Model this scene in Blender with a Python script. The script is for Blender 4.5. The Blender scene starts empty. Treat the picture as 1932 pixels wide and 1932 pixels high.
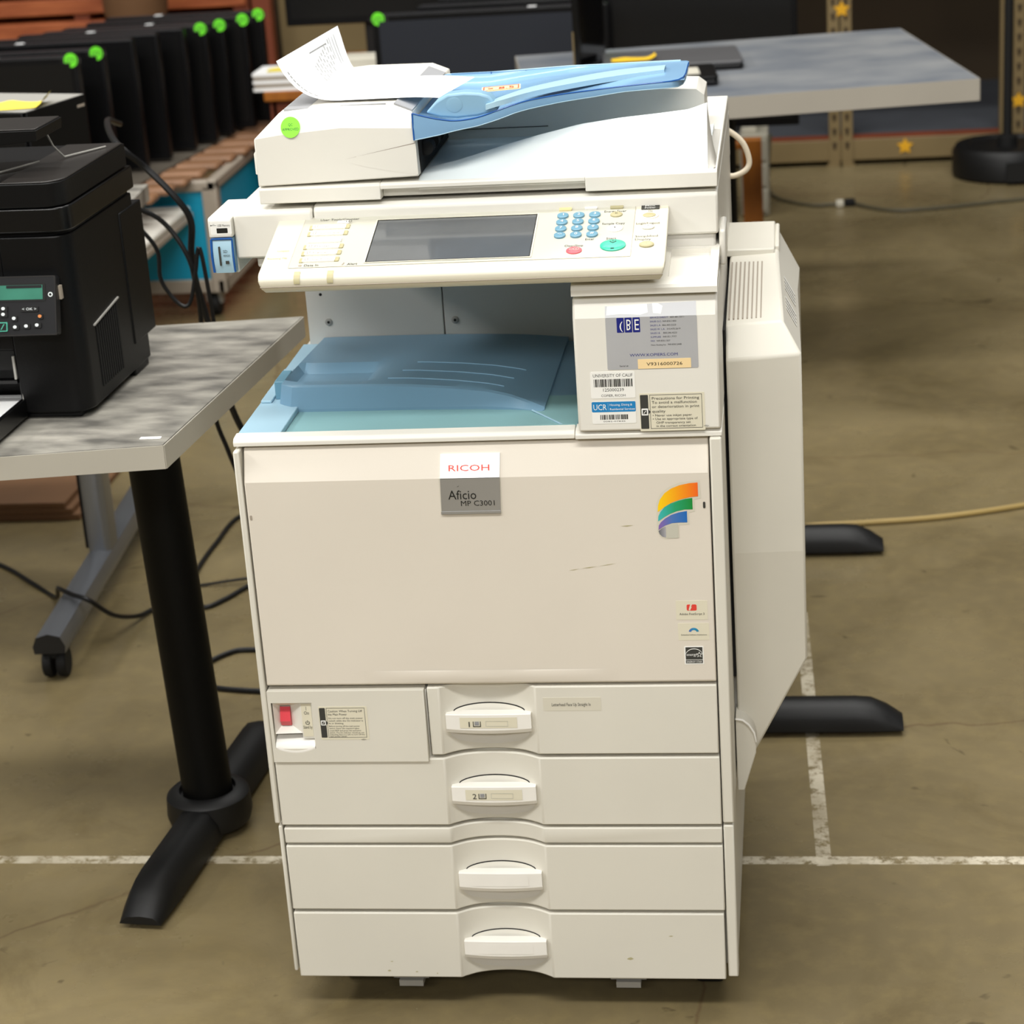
import bpy, math, random
from mathutils import Vector, Matrix
random.seed(7)
S = bpy.context.scene
COL = S.collection
PI = math.pi

# ---------------------------------------------------------------- camera, world, lights, exposure
cam_d = bpy.data.cameras.new('camera'); cam = bpy.data.objects.new('camera', cam_d); COL.objects.link(cam)
S.camera = cam
def cam_rot(p, r, y):
    cy, sy = math.cos(y), math.sin(y)
    f0 = Vector((-sy, cy, 0)); r0 = Vector((cy, sy, 0))
    f = f0*math.cos(p) + Vector((0, 0, -1))*math.sin(p)
    d0 = f.cross(r0)
    right = r0*math.cos(r) + d0*math.sin(r); down = d0*math.cos(r) - r0*math.sin(r)
    return Matrix((right, -down, -f)).transposed()
cam.matrix_world = Matrix.Translation((0.38855, -2.44944, 1.60579)) @ cam_rot(*map(math.radians, (20.09488, 3.95391, 8.0783))).to_4x4()
cam_d.sensor_width = 36.0; cam_d.lens = 36.0*4150/1932
cam_d.clip_start = 0.05; cam_d.clip_end = 60
cam_d.dof.use_dof = True; cam_d.dof.focus_distance = 2.56; cam_d.dof.aperture_fstop = 8.5

W = bpy.data.worlds.new('world'); S.world = W; W.use_nodes = True
W.node_tree.nodes['Background'].inputs[0].default_value = (1.0, 0.975, 0.93, 1)
W.node_tree.nodes['Background'].inputs[1].default_value = 0.20
def area(name, loc, size, sy, energy, rot=(0, 0, 0), col=(1, 0.985, 0.945)):
    d = bpy.data.lights.new(name, 'AREA'); d.shape = 'RECTANGLE'; d.size = size; d.size_y = sy; d.energy = energy; d.color = col
    o = bpy.data.objects.new(name, d); COL.objects.link(o); o.location = loc; o.rotation_euler = rot
    return o
area('ceiling_lamp_front', (-0.3, -2.7, 5.0), 5.0, 0.6, 320, (math.radians(12), 0, 0))
area('ceiling_lamp_middle', (0.3, 0.6, 5.2), 5.0, 0.5, 250)
area('ceiling_lamp_left', (-4.6, -1.2, 4.2), 0.6, 4.0, 240, (0, math.radians(-48), 0))
area('ceiling_lamp_behind', (0.5, -7.6, 5.0), 6.0, 0.8, 360, (math.radians(52), 0, 0))
area('ceiling_lamp_far', (-0.4, 3.6, 5.2), 5.0, 0.5, 190)
S.view_settings.view_transform = 'Standard'; S.view_settings.look = 'None'
S.view_settings.gamma = 1; S.view_settings.use_curve_mapping = False
S.view_settings.exposure = -0.48

# ---------------------------------------------------------------- materials
def lin(h):
    if not isinstance(h, str): return tuple(h)
    c = [int(h[i:i+2], 16)/255 for i in (0, 2, 4)]
    return tuple(x/12.92 if x <= .04045 else ((x+.055)/1.055)**2.4 for x in c)
def mat(name, col, rough=.5, metal=0., var=.06, scale=6., spec=.5, trans=0., ior=1.45, col2=None, bump=0., coat=0., rough_var=0., alpha=1., stretch=(1, 1, 1), emit=None):
    m = bpy.data.materials.new(name); m.use_nodes = True; n = m.node_tree.nodes; l = m.node_tree.links
    b = n['Principled BSDF']; c = lin(col)
    b.inputs['Roughness'].default_value = rough; b.inputs['Metallic'].default_value = metal
    b.inputs['Specular IOR Level'].default_value = spec; b.inputs['IOR'].default_value = ior
    b.inputs['Transmission Weight'].default_value = trans; b.inputs['Coat Weight'].default_value = coat
    b.inputs['Alpha'].default_value = alpha
    tc = n.new('ShaderNodeTexCoord'); mp = n.new('ShaderNodeMapping'); mp.inputs['Scale'].default_value = stretch
    l.new(tc.outputs['Object'], mp.inputs['Vector'])
    nz = n.new('ShaderNodeTexNoise'); nz.inputs['Scale'].default_value = scale; nz.inputs['Detail'].default_value = 6
    l.new(mp.outputs['Vector'], nz.inputs['Vector'])
    mr = n.new('ShaderNodeMapRange'); mr.inputs['From Min'].default_value = .32; mr.inputs['From Max'].default_value = .68
    l.new(nz.outputs['Fac'], mr.inputs['Value'])
    mx = n.new('ShaderNodeMix'); mx.data_type = 'RGBA'
    c2 = lin(col2) if col2 else tuple(x*(1-var) for x in c)
    mx.inputs['A'].default_value = (*c2, 1); mx.inputs['B'].default_value = (*c, 1)
    l.new(mr.outputs['Result'], mx.inputs['Factor']); l.new(mx.outputs['Result'], b.inputs['Base Color'])
    if bump:
        n2 = n.new('ShaderNodeTexNoise'); n2.inputs['Scale'].default_value = 400; l.new(tc.outputs['Object'], n2.inputs['Vector'])
        bp = n.new('ShaderNodeBump'); bp.inputs['Strength'].default_value = bump; bp.inputs['Distance'].default_value = .0006
        l.new(n2.outputs['Fac'], bp.inputs['Height']); l.new(bp.outputs['Normal'], b.inputs['Normal'])
    if emit:
        b.inputs['Emission Color'].default_value = (*lin(emit[0]), 1); b.inputs['Emission Strength'].default_value = emit[1]
    return m
def grad(name, x0, x1, c0, c1, cm=None, axis=0, rough=.4):
    m = bpy.data.materials.new(name); m.use_nodes = True; n = m.node_tree.nodes; l = m.node_tree.links
    b = n['Principled BSDF']; b.inputs['Roughness'].default_value = rough
    tc = n.new('ShaderNodeTexCoord'); sp = n.new('ShaderNodeSeparateXYZ'); l.new(tc.outputs['Object'], sp.inputs[0])
    mr = n.new('ShaderNodeMapRange'); mr.inputs['From Min'].default_value = x0; mr.inputs['From Max'].default_value = x1
    l.new(sp.outputs[axis], mr.inputs['Value'])
    cr = n.new('ShaderNodeValToRGB'); cr.color_ramp.elements[0].color = (*lin(c0), 1); cr.color_ramp.elements[1].color = (*lin(c1), 1)
    if cm: e = cr.color_ramp.elements.new(.5); e.color = (*lin(cm), 1)
    l.new(mr.outputs['Result'], cr.inputs['Fac']); l.new(cr.outputs['Color'], b.inputs['Base Color'])
    return m
M = {}
M['door'] = mat('door_plastic', 'dfd7ca', .42, var=.05, scale=4, bump=.05)
M['cream'] = mat('bank_plastic', 'dcd8cc', .42, var=.06, scale=5, bump=.05)
M['white'] = mat('scanner_plastic', 'e6e3da', .38, var=.03, scale=5, bump=.04)
M['handle'] = mat('handle_plastic', 'f2efe8', .35, var=.05, scale=20)
M['panel'] = mat('panel_plastic', 'dbd5c2', .38, var=.03, scale=10)
M['plate'] = mat('key_plate', 'c5c3b5', .35, var=.03, scale=12)
M['grey'] = mat('grey_inner', 'd9d6cf', .45, var=.04)
M['blue'] = mat('tray_blue', '7fa9c2', .35, var=.05)
M['teal'] = mat('well_teal', '86b0b4', .4, var=.05)
M['lblue'] = mat('tray_light_blue', 'a6c8da', .35, var=.04)
M['dblue'] = mat('ramp_blue', '759ab3', .38, var=.05)
M['clear'] = mat('translucent_blue', '86afd3', .16, var=.05, trans=.1, ior=1.25, spec=.6)
M['edge'] = mat('blue_edge', '2a63b0', .15, var=.05, trans=.2, ior=1.3)
M['guide'] = mat('guide_blue', '8ab2cc', .38, var=.04)
M['pale'] = mat('exit_pale', 'dfe6e6', .4, var=.03)
M['exit'] = mat('exit_deck', 'cfd9db', .45, var=.03)
M['dark'] = mat('black_rubber', '060606', .7, var=.3)
M['gap'] = mat('gap_black', '050505', .8)
M['screen'] = mat('touch_glass', '5d6063', .12, var=.25, scale=7, coat=.4)
M['key'] = mat('key_blue', '6a98ae', .35, var=.05)
M['green'] = mat('start_green', '30b596', .3, var=.06, scale=30)
M['red'] = mat('stop_red', 'e2606a', .35, var=.06)
M['khaki'] = mat('key_khaki', 'b5ad86', .4, var=.06)
M['yellowkey'] = mat('key_yellow', 'ead9a0', .4)
M['text'] = mat('print_dark', '3a3a36', .6)
M['ink'] = mat('print_black', '15140f', .6)
M['inkwhite'] = mat('print_white', 'f4f4f0', .5)
M['inkred'] = mat('print_red', 'e4483c', .4)
M['navy'] = mat('print_navy', '141f7a', .5)
M['silver'] = mat('silver_label', 'b9babd', .3, metal=.12, var=.06, scale=14)
M['labelwhite'] = mat('label_white', 'f2f1ec', .4, var=.03)
M['labelpeach'] = mat('label_peach', 'f4d8a4', .5, var=.03)
M['labelcream'] = mat('label_cream', 'e0dac4', .45, var=.03)
M['labelclear'] = mat('label_clear', 'd5d0c0', .3, var=.03)
M['ucr'] = mat('label_blue', '1f82c0', .45, var=.04)
M['qc'] = mat('sticker_green', '8df23c', .5, var=.04)
M['qcfar'] = mat('sticker_green_far', '6fe82e', .5, var=.04)
M['chrome'] = mat('badge_silver', 'b4b4b4', .28, metal=.6, var=.1)
M['badge'] = mat('shine_white', 'f6f5f3', .25, var=.02)
M['swred'] = mat('switch_red', 'dd4a54', .3, var=.05)
M['steel'] = mat('stopper_steel', 'a3a19b', .5)
M['paper'] = mat('paper', 'f4f4f4', .7, var=.02)
M['cable_cream'] = mat('cable_cream', 'e3d6bf', .4, var=.05)
M['cable'] = mat('cable_black', '060607', .45, var=.2)
M['lam'] = mat('laminate_grey', 'a9a59b', .38, scale=12, col2='5f5d58', stretch=(1, 2.2, 1))
M['lamblue'] = mat('laminate_blue_grey', '8c8e90', .4, scale=4, col2='686e77', stretch=(1, 1.6, 1))
M['edge_w'] = mat('edge_band', 'b3aea2', .45, var=.06)
M['edge_g'] = mat('edge_band_pale', 'a59f94', .45, var=.06)
M['blk'] = mat('black_powder', '050504', .5, var=.2, bump=.2, spec=.2)
M['blkfoot'] = mat('black_foot', '0b0b0c', .5, var=.3, bump=.3)
M['pblk'] = mat('printer_black', '070708', .42, var=.2, bump=.3, spec=.28)
M['pblk2'] = mat('printer_gloss', '09090a', .25, var=.2)
M['pgrey'] = mat('printer_panel', '1b1b1d', .35, var=.1)
M['ptop'] = mat('printer_top', '2b2826', .32, var=.15)
M['lcd'] = mat('lcd_green', '3f7d6a', .25, var=.15, scale=30)
M['icon'] = mat('icon_white', 'dfe6e6', .5)
M['orange'] = mat('icon_orange', 'd2844a', .5)
M['keyteal'] = mat('key_teal', '4aa38c', .4)
M['sgrey'] = mat('silver_leg', '8d9096', .3, metal=.75, var=.08)
M['mon'] = mat('monitor_bezel', '0a0a0c', .4, var=.15, spec=.25)
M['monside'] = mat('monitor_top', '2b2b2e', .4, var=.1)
M['lcdoff'] = mat('screen_navy', '22262f', .4, var=.1, scale=2)
M['lcdblk'] = mat('screen_black', '040405', .35, var=.1, scale=2)
M['print'] = mat('print_grey', '9a9a98', .7)
M['lcdg'] = mat('screen_glossy', '0a0a0c', .08, var=.1)
M['sheet'] = mat('grey_sheet', '5f584e', .5, var=.15)
M['cyan'] = mat('cyan_panel', '0898bd', .5, var=.06)
M['tan'] = mat('tan_metal', 'a59a8c', .45, var=.1)
M['slat'] = mat('slat_wood', '9c7354', .5, scale=5, col2='7c5a40', stretch=(1, 8, 1))
M['wood'] = mat('orange_wood', 'a4621a', .5, scale=5, col2='8a4f12', stretch=(6, 6, 1))
M['copper'] = mat('copper_boards', 'b8683c', .55, scale=4, col2='8d4424', stretch=(1, 1, 6))
M['rust'] = mat('rust_upright', '7a3a20', .55, var=.2)
M['beige'] = mat('rack_beige', '7d6b48', .5, var=.12)
M['brownwall'] = mat('dark_brown_wall', '3a2c18', .8, var=.3, scale=2)
M['slate'] = mat('slate_deck', '45484e', .7, var=.15, scale=8)
M['star'] = mat('star_yellow', 'e2a81c', .5, var=.05)
M['sticky'] = mat('sticky_yellow', 'f0dc52', .6, var=.05)
M['stickyo'] = mat('sticky_amber', 'f2c626', .6, var=.05)
M['lap'] = mat('laptop_grey', '5a5a5c', .35, var=.08)
M['lapd'] = mat('laptop_dark', '0c0c0e', .35, var=.1)
M['card'] = mat('cardboard', '7d5a3c', .7, var=.15)
M['cord'] = mat('tan_cord', 'a58d55', .5, var=.08)
M['cordg'] = mat('grey_cord', '4f4a38', .5, var=.08)
M['wht'] = mat('white_plastic', 'd9d4c4', .45, var=.06)
M['wht2'] = mat('white_drawer', 'b4af9f', .5, var=.08)
M['wtop'] = mat('white_shelf', 'dad6cc', .4, var=.05)

# ---------------------------------------------------------------- mesh helpers
class Fr:
    """a flat working frame: origin, right, up (normal = right x up)"""
    def __init__(s, O, X, Y): s.O = Vector(O); s.X = Vector(X).normalized(); s.Y = Vector(Y).normalized(); s.N = s.X.cross(s.Y)
    def p(s, x, y, n=0.): return s.O + s.X*x + s.Y*y + s.N*n
_tcache = {}
def text_geo(s):
    if s in _tcache: return _tcache[s]
    cu = bpy.data.curves.new('t', 'FONT'); cu.body = s; cu.size = 1; cu.resolution_u = 2
    ob = bpy.data.objects.new('t', cu); COL.objects.link(ob); bpy.context.view_layer.update()
    ev = ob.evaluated_get(bpy.context.evaluated_depsgraph_get()); me = ev.to_mesh()
    vs = [v.co.copy() for v in me.vertices]; fs = [list(p.vertices) for p in me.polygons]
    ev.to_mesh_clear(); bpy.data.objects.remove(ob); bpy.data.curves.remove(cu)
    w = max([v.x for v in vs], default=1)
    _tcache[s] = (vs, fs, w); return _tcache[s]
class MB:
    def __init__(s): s.v = []; s.f = []; s.mi = []; s.mats = []
    def add(s, vs, fs, m):
        b = len(s.v); s.v += [tuple(v) for v in vs]
        if m not in s.mats: s.mats.append(m)
        k = s.mats.index(m)
        for f in fs: s.f.append([b+i for i in f]); s.mi.append(k)
    def box(s, x0, x1, y0, y1, z0, z1, m):
        s.add([(x, y, z) for x in (x0, x1) for y in (y0, y1) for z in (z0, z1)],
              [(0, 1, 3, 2), (4, 6, 7, 5), (0, 4, 5, 1), (2, 3, 7, 6), (0, 2, 6, 4), (1, 5, 7, 3)], m)
    def fbox(s, F, x0, x1, y0, y1, n0, n1, m):
        s.add([F.p(x, y, n) for x in (x0, x1) for y in (y0, y1) for n in (n0, n1)],
              [(0, 1, 3, 2), (4, 6, 7, 5), (0, 4, 5, 1), (2, 3, 7, 6), (0, 2, 6, 4), (1, 5, 7, 3)], m)
    def prism(s, pts, axis, a, b, m):
        """polygon in the two other axes, extruded along axis from a to b"""
        def P(u, v, w): return {'x': (w, u, v), 'y': (u, w, v), 'z': (u, v, w)}[axis]
        n = len(pts)
        s.add([P(u, v, a) for u, v in pts] + [P(u, v, b) for u, v in pts],
              [list(range(n))[::-1], list(range(n, 2*n))] + [[i, (i+1) % n, n+(i+1) % n, n+i] for i in range(n)], m)
    def fpoly(s, F, pts, n, m): s.add([F.p(x, y, n) for x, y in pts], [list(range(len(pts)))], m)
    def fprism(s, F, pts, n0, n1, m):
        k = len(pts)
        s.add([F.p(x, y, n0) for x, y in pts]+[F.p(x, y, n1) for x, y in pts],
              [list(range(k))[::-1], list(range(k, 2*k))]+[[i, (i+1) % k, k+(i+1) % k, k+i] for i in range(k)], m)
    def frect(s, F, x0, x1, y0, y1, n, m): s.fpoly(F, [(x0, y0), (x1, y0), (x1, y1), (x0, y1)], n, m)
    def fdisc(s, F, cx, cy, rx, ry, n0, n1, m, k=24, dome=0.):
        pts = [(cx+rx*math.cos(2*PI*i/k), cy+ry*math.sin(2*PI*i/k)) for i in range(k)]
        if not dome: s.fprism(F, pts, n0, n1, m); return
        rings = [(1, n0), (1, n1-dome), (.85, n1-dome*.3), (.5, n1)]
        vs = [F.p(cx+(x-cx)*q, cy+(y-cy)*q, n) for q, n in rings for x, y in pts]
        fs = [[r*k+i, r*k+(i+1) % k, (r+1)*k+(i+1) % k, (r+1)*k+i] for r in range(3) for i in range(k)] + [list(range(3*k, 4*k))]
        s.add(vs, fs, m)
    def ring(s, F, o, i, n0, n1, m):
        Q = lambda q, n: [F.p(q[0], q[2], n), F.p(q[1], q[2], n), F.p(q[1], q[3], n), F.p(q[0], q[3], n)]
        s.add(Q(o, n0)+Q(o, n1)+Q(i, n0)+Q(i, n1), [[a+k, a+(k+1) % 4, b+(k+1) % 4, b+k] for a, b in ((4, 12), (0, 4), (8, 12), (0, 8)) for k in range(4)], m)
    def frame(s, F, x0, x1, y0, y1, t, n, m):
        for a in ((x0, x1, y0, y0+t), (x0, x1, y1-t, y1), (x0, x0+t, y0+t, y1-t), (x1-t, x1, y0+t, y1-t)): s.frect(F, *a, n, m)
    def ftext(s, F, t, x, y, size, m, n=.0004, align='l', width=None, sy=None):
        vs, fs, w = text_geo(t); k = size if width is None else width/max(w, 1e-6); ky = sy or size
        off = {'l': 0, 'c': -w*k/2, 'r': -w*k}[align]
        s.add([F.p(x+off+v.x*k, y+v.y*ky, n) for v in vs], fs, m)
    def tube(s, pts, r, m, k=8, caps=True):
        P = [Vector(p) for p in pts]; n = len(P); rs = r if isinstance(r, (list, tuple)) else [r]*n
        T = [(P[min(i+1, n-1)]-P[max(i-1, 0)]).normalized() for i in range(n)]
        up = Vector((0, 0, 1)) if abs(T[0].z) < .9 else Vector((1, 0, 0))
        A = T[0].cross(up).normalized(); vs = []
        for i in range(n):
            A = (A - T[i]*A.dot(T[i])).normalized(); B = T[i].cross(A)
            vs += [P[i]+(A*math.cos(2*PI*j/k)+B*math.sin(2*PI*j/k))*rs[i] for j in range(k)]
        fs = [[i*k+j, i*k+(j+1) % k, (i+1)*k+(j+1) % k, (i+1)*k+j] for i in range(n-1) for j in range(k)]
        if caps: fs += [list(range(k))[::-1], list(range((n-1)*k, n*k))]
        s.add(vs, fs, m)
    def lathe(s, prof, c, m, k=28, axis='z'):
        vs = []
        for r, h in prof:
            for j in range(k):
                a, b = r*math.cos(2*PI*j/k), r*math.sin(2*PI*j/k)
                vs.append({'z': (c[0]+a, c[1]+b, c[2]+h), 'x': (c[0]+h, c[1]+a, c[2]+b), 'y': (c[0]+a, c[1]+h, c[2]+b)}[axis])
        n = len(prof)
        fs = [[i*k+j, i*k+(j+1) % k, (i+1)*k+(j+1) % k, (i+1)*k+j] for i in range(n-1) for j in range(k)]
        fs += [list(range(k))[::-1], list(range((n-1)*k, n*k))]
        s.add(vs, fs, m)
    def grid(s, G, m, flip=False):
        a, b = len(G), len(G[0])
        fs = [[i*b+j, (i+1)*b+j, (i+1)*b+j+1, i*b+j+1] for i in range(a-1) for j in range(b-1)]
        if flip: fs = [f[::-1] for f in fs]
        s.add([p for row in G for p in row], fs, m)
    def solid(s, G, z0, m, m_side=None):
        """height grid G[i][j] closed down to z0"""
        a, b = len(G), len(G[0]); s.grid(G, m)
        rim = [G[i][0] for i in range(a)] + [G[a-1][j] for j in range(1, b)] + [G[i][b-1] for i in range(a-2, -1, -1)] + [G[0][j] for j in range(b-2, 0, -1)]
        n = len(rim)
        s.add([tuple(p) for p in rim]+[(p[0], p[1], z0) for p in rim], [[i, (i+1) % n, n+(i+1) % n, n+i][::-1] for i in range(n)]+[list(range(n, 2*n))], m_side or m)
    def build(s, name, parent=None, loc=None, bevel=0., segs=2, label=None, smooth=38, fix=True):
        me = bpy.data.meshes.new(name); me.from_pydata(s.v, [], s.f)
        for mm in s.mats: me.materials.append(mm)
        me.polygons.foreach_set('material_index', s.mi)
        me.polygons.foreach_set('use_smooth', [True]*len(s.f)); me.update()
        if fix:
            import bmesh
            bm = bmesh.new(); bm.from_mesh(me); bmesh.ops.recalc_face_normals(bm, faces=bm.faces); bm.to_mesh(me); bm.free()
        me.set_sharp_from_angle(angle=math.radians(smooth))
        o = bpy.data.objects.new(name, me); COL.objects.link(o)
        if parent: o.parent = parent
        if loc: o.location = loc
        if bevel:
            b = o.modifiers.new('bevel', 'BEVEL'); b.width = bevel; b.segments = segs; b.limit_method = 'ANGLE'; b.angle_limit = math.radians(35); b.harden_normals = False
        if label: o['label'] = label
        return o
def thing(name, label, cat, loc=(0, 0, 0), rz=0., group=None):
    o = bpy.data.objects.new(name, None); COL.objects.link(o); o.empty_display_size = .05
    o.location = loc; o.rotation_euler = (0, 0, rz); o['label'] = label; o['category'] = cat
    if group: o['group'] = group
    return o
def tag(o, label, cat, group=None):
    o['label'] = label; o['category'] = cat
    if group: o['group'] = group
    return o
def struct(o): o['kind'] = 'structure'; return o
def dup(root, loc, rz, label, group=None):
    r = root.copy(); COL.objects.link(r); r.location = loc; r.rotation_euler = (0, 0, rz); r['label'] = label
    if group: r['group'] = group
    for ch in list(root.children):
        c = ch.copy(); COL.objects.link(c); c.parent = r
        for g in list(ch.children):
            d = g.copy(); COL.objects.link(d); d.parent = c
    return r
def spline(pts, n=8):
    P = [Vector(p) for p in pts]; P = [P[0]*2-P[1]] + P + [P[-1]*2-P[-2]]; out = []
    for i in range(1, len(P)-2):
        for k in range(n):
            t = k/n; a, b, c, d = P[i-1:i+3]
            out.append(.5*((2*b)+(c-a)*t+(2*a-5*b+4*c-d)*t*t+(3*b-a-3*c+d)*t**3))
    out.append(P[-2]); return out
def interp(x, xs, ys):
    if x <= xs[0]: return ys[0]
    for i in range(1, len(xs)):
        if x <= xs[i]: return ys[i-1]+(ys[i]-ys[i-1])*(x-xs[i-1])/(xs[i]-xs[i-1])
    return ys[-1]
def rrect(x0, x1, y0, y1, r, k=5):
    out = []
    for cx, cy, a in ((x1-r, y1-r, 0), (x0+r, y1-r, PI/2), (x0+r, y0+r, PI), (x1-r, y0+r, 1.5*PI)):
        out += [(cx+r*math.cos(a+PI/2*i/k), cy+r*math.sin(a+PI/2*i/k)) for i in range(k+1)]
    return out

# ---------------------------------------------------------------- setting
def floor_mat():
    m = bpy.data.materials.new('polished_concrete'); m.use_nodes = True; n = m.node_tree.nodes; l = m.node_tree.links
    b = n['Principled BSDF']; tc = n.new('ShaderNodeTexCoord')
    def noise(sc, det=6, ro=.6, dist=0., st=(1, 1, 1)):
        mp = n.new('ShaderNodeMapping'); mp.inputs['Scale'].default_value = st; l.new(tc.outputs['Object'], mp.inputs['Vector'])
        z = n.new('ShaderNodeTexNoise'); z.inputs['Scale'].default_value = sc; z.inputs['Detail'].default_value = det
        z.inputs['Roughness'].default_value = ro; z.inputs['Distortion'].default_value = dist
        l.new(mp.outputs['Vector'], z.inputs['Vector']); return z.outputs['Fac']
    def rng(v, a, b_, c=0., d=1.):
        r = n.new('ShaderNodeMapRange'); l.new(v, r.inputs['Value'])
        for k, x in (('From Min', a), ('From Max', b_), ('To Min', c), ('To Max', d)): r.inputs[k].default_value = x
        return r.outputs['Result']
    def mixc(f, A, B):
        x = n.new('ShaderNodeMix'); x.data_type = 'RGBA'; l.new(f, x.inputs['Factor'])
        for k, c in (('A', A), ('B', B)):
            if isinstance(c, tuple): x.inputs[k].default_value = (*c, 1)
            else: l.new(c, x.inputs[k])
        return x.outputs['Result']
    def math_(op, a, b_=None):
        x = n.new('ShaderNodeMath'); x.operation = op
        for i, v in enumerate((a, b_)):
            if v is None: continue
            if isinstance(v, (int, float)): x.inputs[i].default_value = v
            else: l.new(v, x.inputs[i])
        return x.outputs[0]
    c = mixc(rng(noise(1.1, 8, .62, .6), .36, .64), lin('6a5e43'), lin('877959'))
    c = mixc(rng(noise(3.2, 8, .7, .8), .52, .74, 0, .6), c, lin('5b4e33'))
    c = mixc(rng(noise(26, 4, .6), .45, .8, 0, .28), c, lin('938257'))
    c = mixc(rng(noise(9, 3, .5, 1.5), .69, .74, 0, .55), c, lin('3a3222'))      # small dark spots
    # hairline cracks
    vo = n.new('ShaderNodeTexVoronoi'); vo.feature = 'DISTANCE_TO_EDGE'; vo.inputs['Scale'].default_value = .85
    ds = n.new('ShaderNodeMix'); ds.data_type = 'VECTOR'; ds.inputs['Factor'].default_value = .09
    nn = n.new('ShaderNodeTexNoise'); nn.inputs['Scale'].default_value = 5; nn.inputs['Detail'].default_value = 8
    l.new(tc.outputs['Object'], nn.inputs['Vector']); l.new(tc.outputs['Object'], ds.inputs['A']); l.new(nn.outputs['Color'], ds.inputs['B'])
    l.new(ds.outputs['Result'], vo.inputs['Vector'])
    c = mixc(rng(vo.outputs['Distance'], .0, .0035, .55, 0.), c, lin('5b4632'))
    # worn white painted lines
    sp = n.new('ShaderNodeSeparateXYZ'); l.new(tc.outputs['Object'], sp.inputs[0])
    wear = rng(noise(38, 6, .75), .40, .52)
    ly = math_('LESS_THAN', math_('ABSOLUTE', math_('SUBTRACT', sp.outputs['Y'], .406)), .0115)
    lx = math_('LESS_THAN', math_('ABSOLUTE', math_('SUBTRACT', math_('ADD', sp.outputs['X'], math_('MULTIPLY', sp.outputs['Y'], .03)), .418)), .011)
    lx = math_('MULTIPLY', lx, math_('LESS_THAN', math_('ABSOLUTE', math_('SUBTRACT', sp.outputs['Y'], .86)), .47))
    w2 = rng(noise(7, 4, .6), .35, .6, .35, 1.)
    c = mixc(math_('MULTIPLY', math_('MULTIPLY', math_('MAXIMUM', ly, math_('MULTIPLY', lx, .75)), wear), w2), c, lin('d6cdb8'))
    l.new(c, b.inputs['Base Color'])
    l.new(rng(noise(2.2, 6, .6), .35, .65, .16, .34), b.inputs['Roughness'])
    b.inputs['Specular IOR Level'].default_value = .45
    return m
M['floor'] = floor_mat()
f = MB(); f.box(-5, 5, -4.5, 8.5, -.05, 0, M['floor']); struct(f.build('floor'))
f = MB(); f.box(-5, 5, 8.5, 8.6, 0, 3.2, M['brownwall']); struct(f.build('wall_back'))

# ---------------------------------------------------------------- the photocopier
PC = thing('photocopier', 'large off-white office photocopier with blue paper trays standing on the concrete floor', 'photocopier')
FF = Fr((0, 0, 0), (1, 0, 0), (0, 0, 1))                 # the front plane, normal towards the viewer
FY = lambda y: Fr((0, y, 0), (1, 0, 0), (0, 0, 1))
XC, HW, DEP = -.0065, .0555, .019                       # the concave handle bay running down the drawers
def bay_y(x):
    t = (x-XC)/HW
    return DEP*max(0, 1-t*t)**.62 if abs(t) < 1 else 0.
BX = [XC-HW-.0045] + [XC+HW*(-1+2*i/18) for i in range(19)] + [XC+HW+.0045]
def front_profile(x0, x1, y1=.026, off=0.):
    p = [(x0, off)]
    for i, x in enumerate(BX): p.append((x, off + (0 if i in (0, len(BX)-1) else max(.0035, bay_y(x)))))
    return p + [(x1, off), (x1, y1), (x0, y1)]
# cabinets
m = MB(); m.box(-.2935, .2935, .026, .66, .281, .787, M['cream'])
m.box(-.2935, -.2860, -.0005, .03, .281, .785, M['cream']); m.box(.2795, .2935, -.0005, .03, .281, .788, M['cream'])
m.build('cabinet', PC, bevel=.002)
m = MB(); m.box(-.290, .2915, .026, .655, .062, .277, M['cream'])
m.box(-.290, -.2850, .001, .03, .062, .277, M['cream']); m.box(.2795, .2925, .001, .03, .058, .277, M['cream'])
m.build('drawer_cabinet', PC, bevel=.002)
# front door with the tilted upper band and the pull lip at its foot
m = MB()
prof = [(0, .4765), (0, .745), (.016, .7845), (.026, .7845), (.026, .4745), (.002, .4745)]
m.prism(prof, 'x', -.2835, .2775, M['door'])
door = m.build('front_door', PC, bevel=.0022, smooth=12)
m = MB(); G = []
for i in range(33):
    x = -.158+.316*i/32; s_ = math.sin(PI*i/32)**.7; d = .0022*s_
    dip = .0065*max(0, 1-((x-0)/.052)**2)
    G.append([(x, -.0001, .4775), (x, -d*.35-.0002, .482), (x, -d*.55-.0002, .4925-dip), (x, -.0004-d*.05, .494)])
m.grid(G, M['door']); m.build('pull_lip', door)
for x, z, h in ((.2706, .7048, .008), (-.2795, .700, .006)):
    m = MB(); m.fprism(FF, rrect(x-.0014, x+.0014, z-h/2, z+h/2, .0012), .0001, .0006, M['text'] if x > 0 else M['tan']); m.build('latch_slot', door)
# badge
FB = Fr((0, 0, .745), (1, 0, 0), (0, .016, .0395))
m = MB()
m.fprism(FF, [(-.0440, .7015), (.0275, .7015), (.0290, .745), (-.0430, .745)], 0, .002, M['chrome'])
m.fprism(FB, [(-.0430, 0), (.0290, 0), (.0300, .0295), (-.0420, .0295)], 0, .002, M['badge'])  # shine of the tilted upper half is put into its white
m.fprism(FF, [(-.0447, .7003), (.0278, .7003), (.0276, .7035), (-.0445, .7035)], .0, .0028, M['chrome'])
m.frame(Fr((0, -.0001, 0), (1, 0, 0), (0, 0, 1)), -.0452, .0297, .6995, .745, .0008, .0001, M['labelclear'])
m.ftext(FB, 'RICOH', -.0335, .0085, .012, M['inkred'], .0023, width=.0505, sy=.0105)
m.ftext(FF, 'Aficio', -.0345, .7190, .015, M['ink'], .0023, width=.034, sy=.0165)
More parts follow.
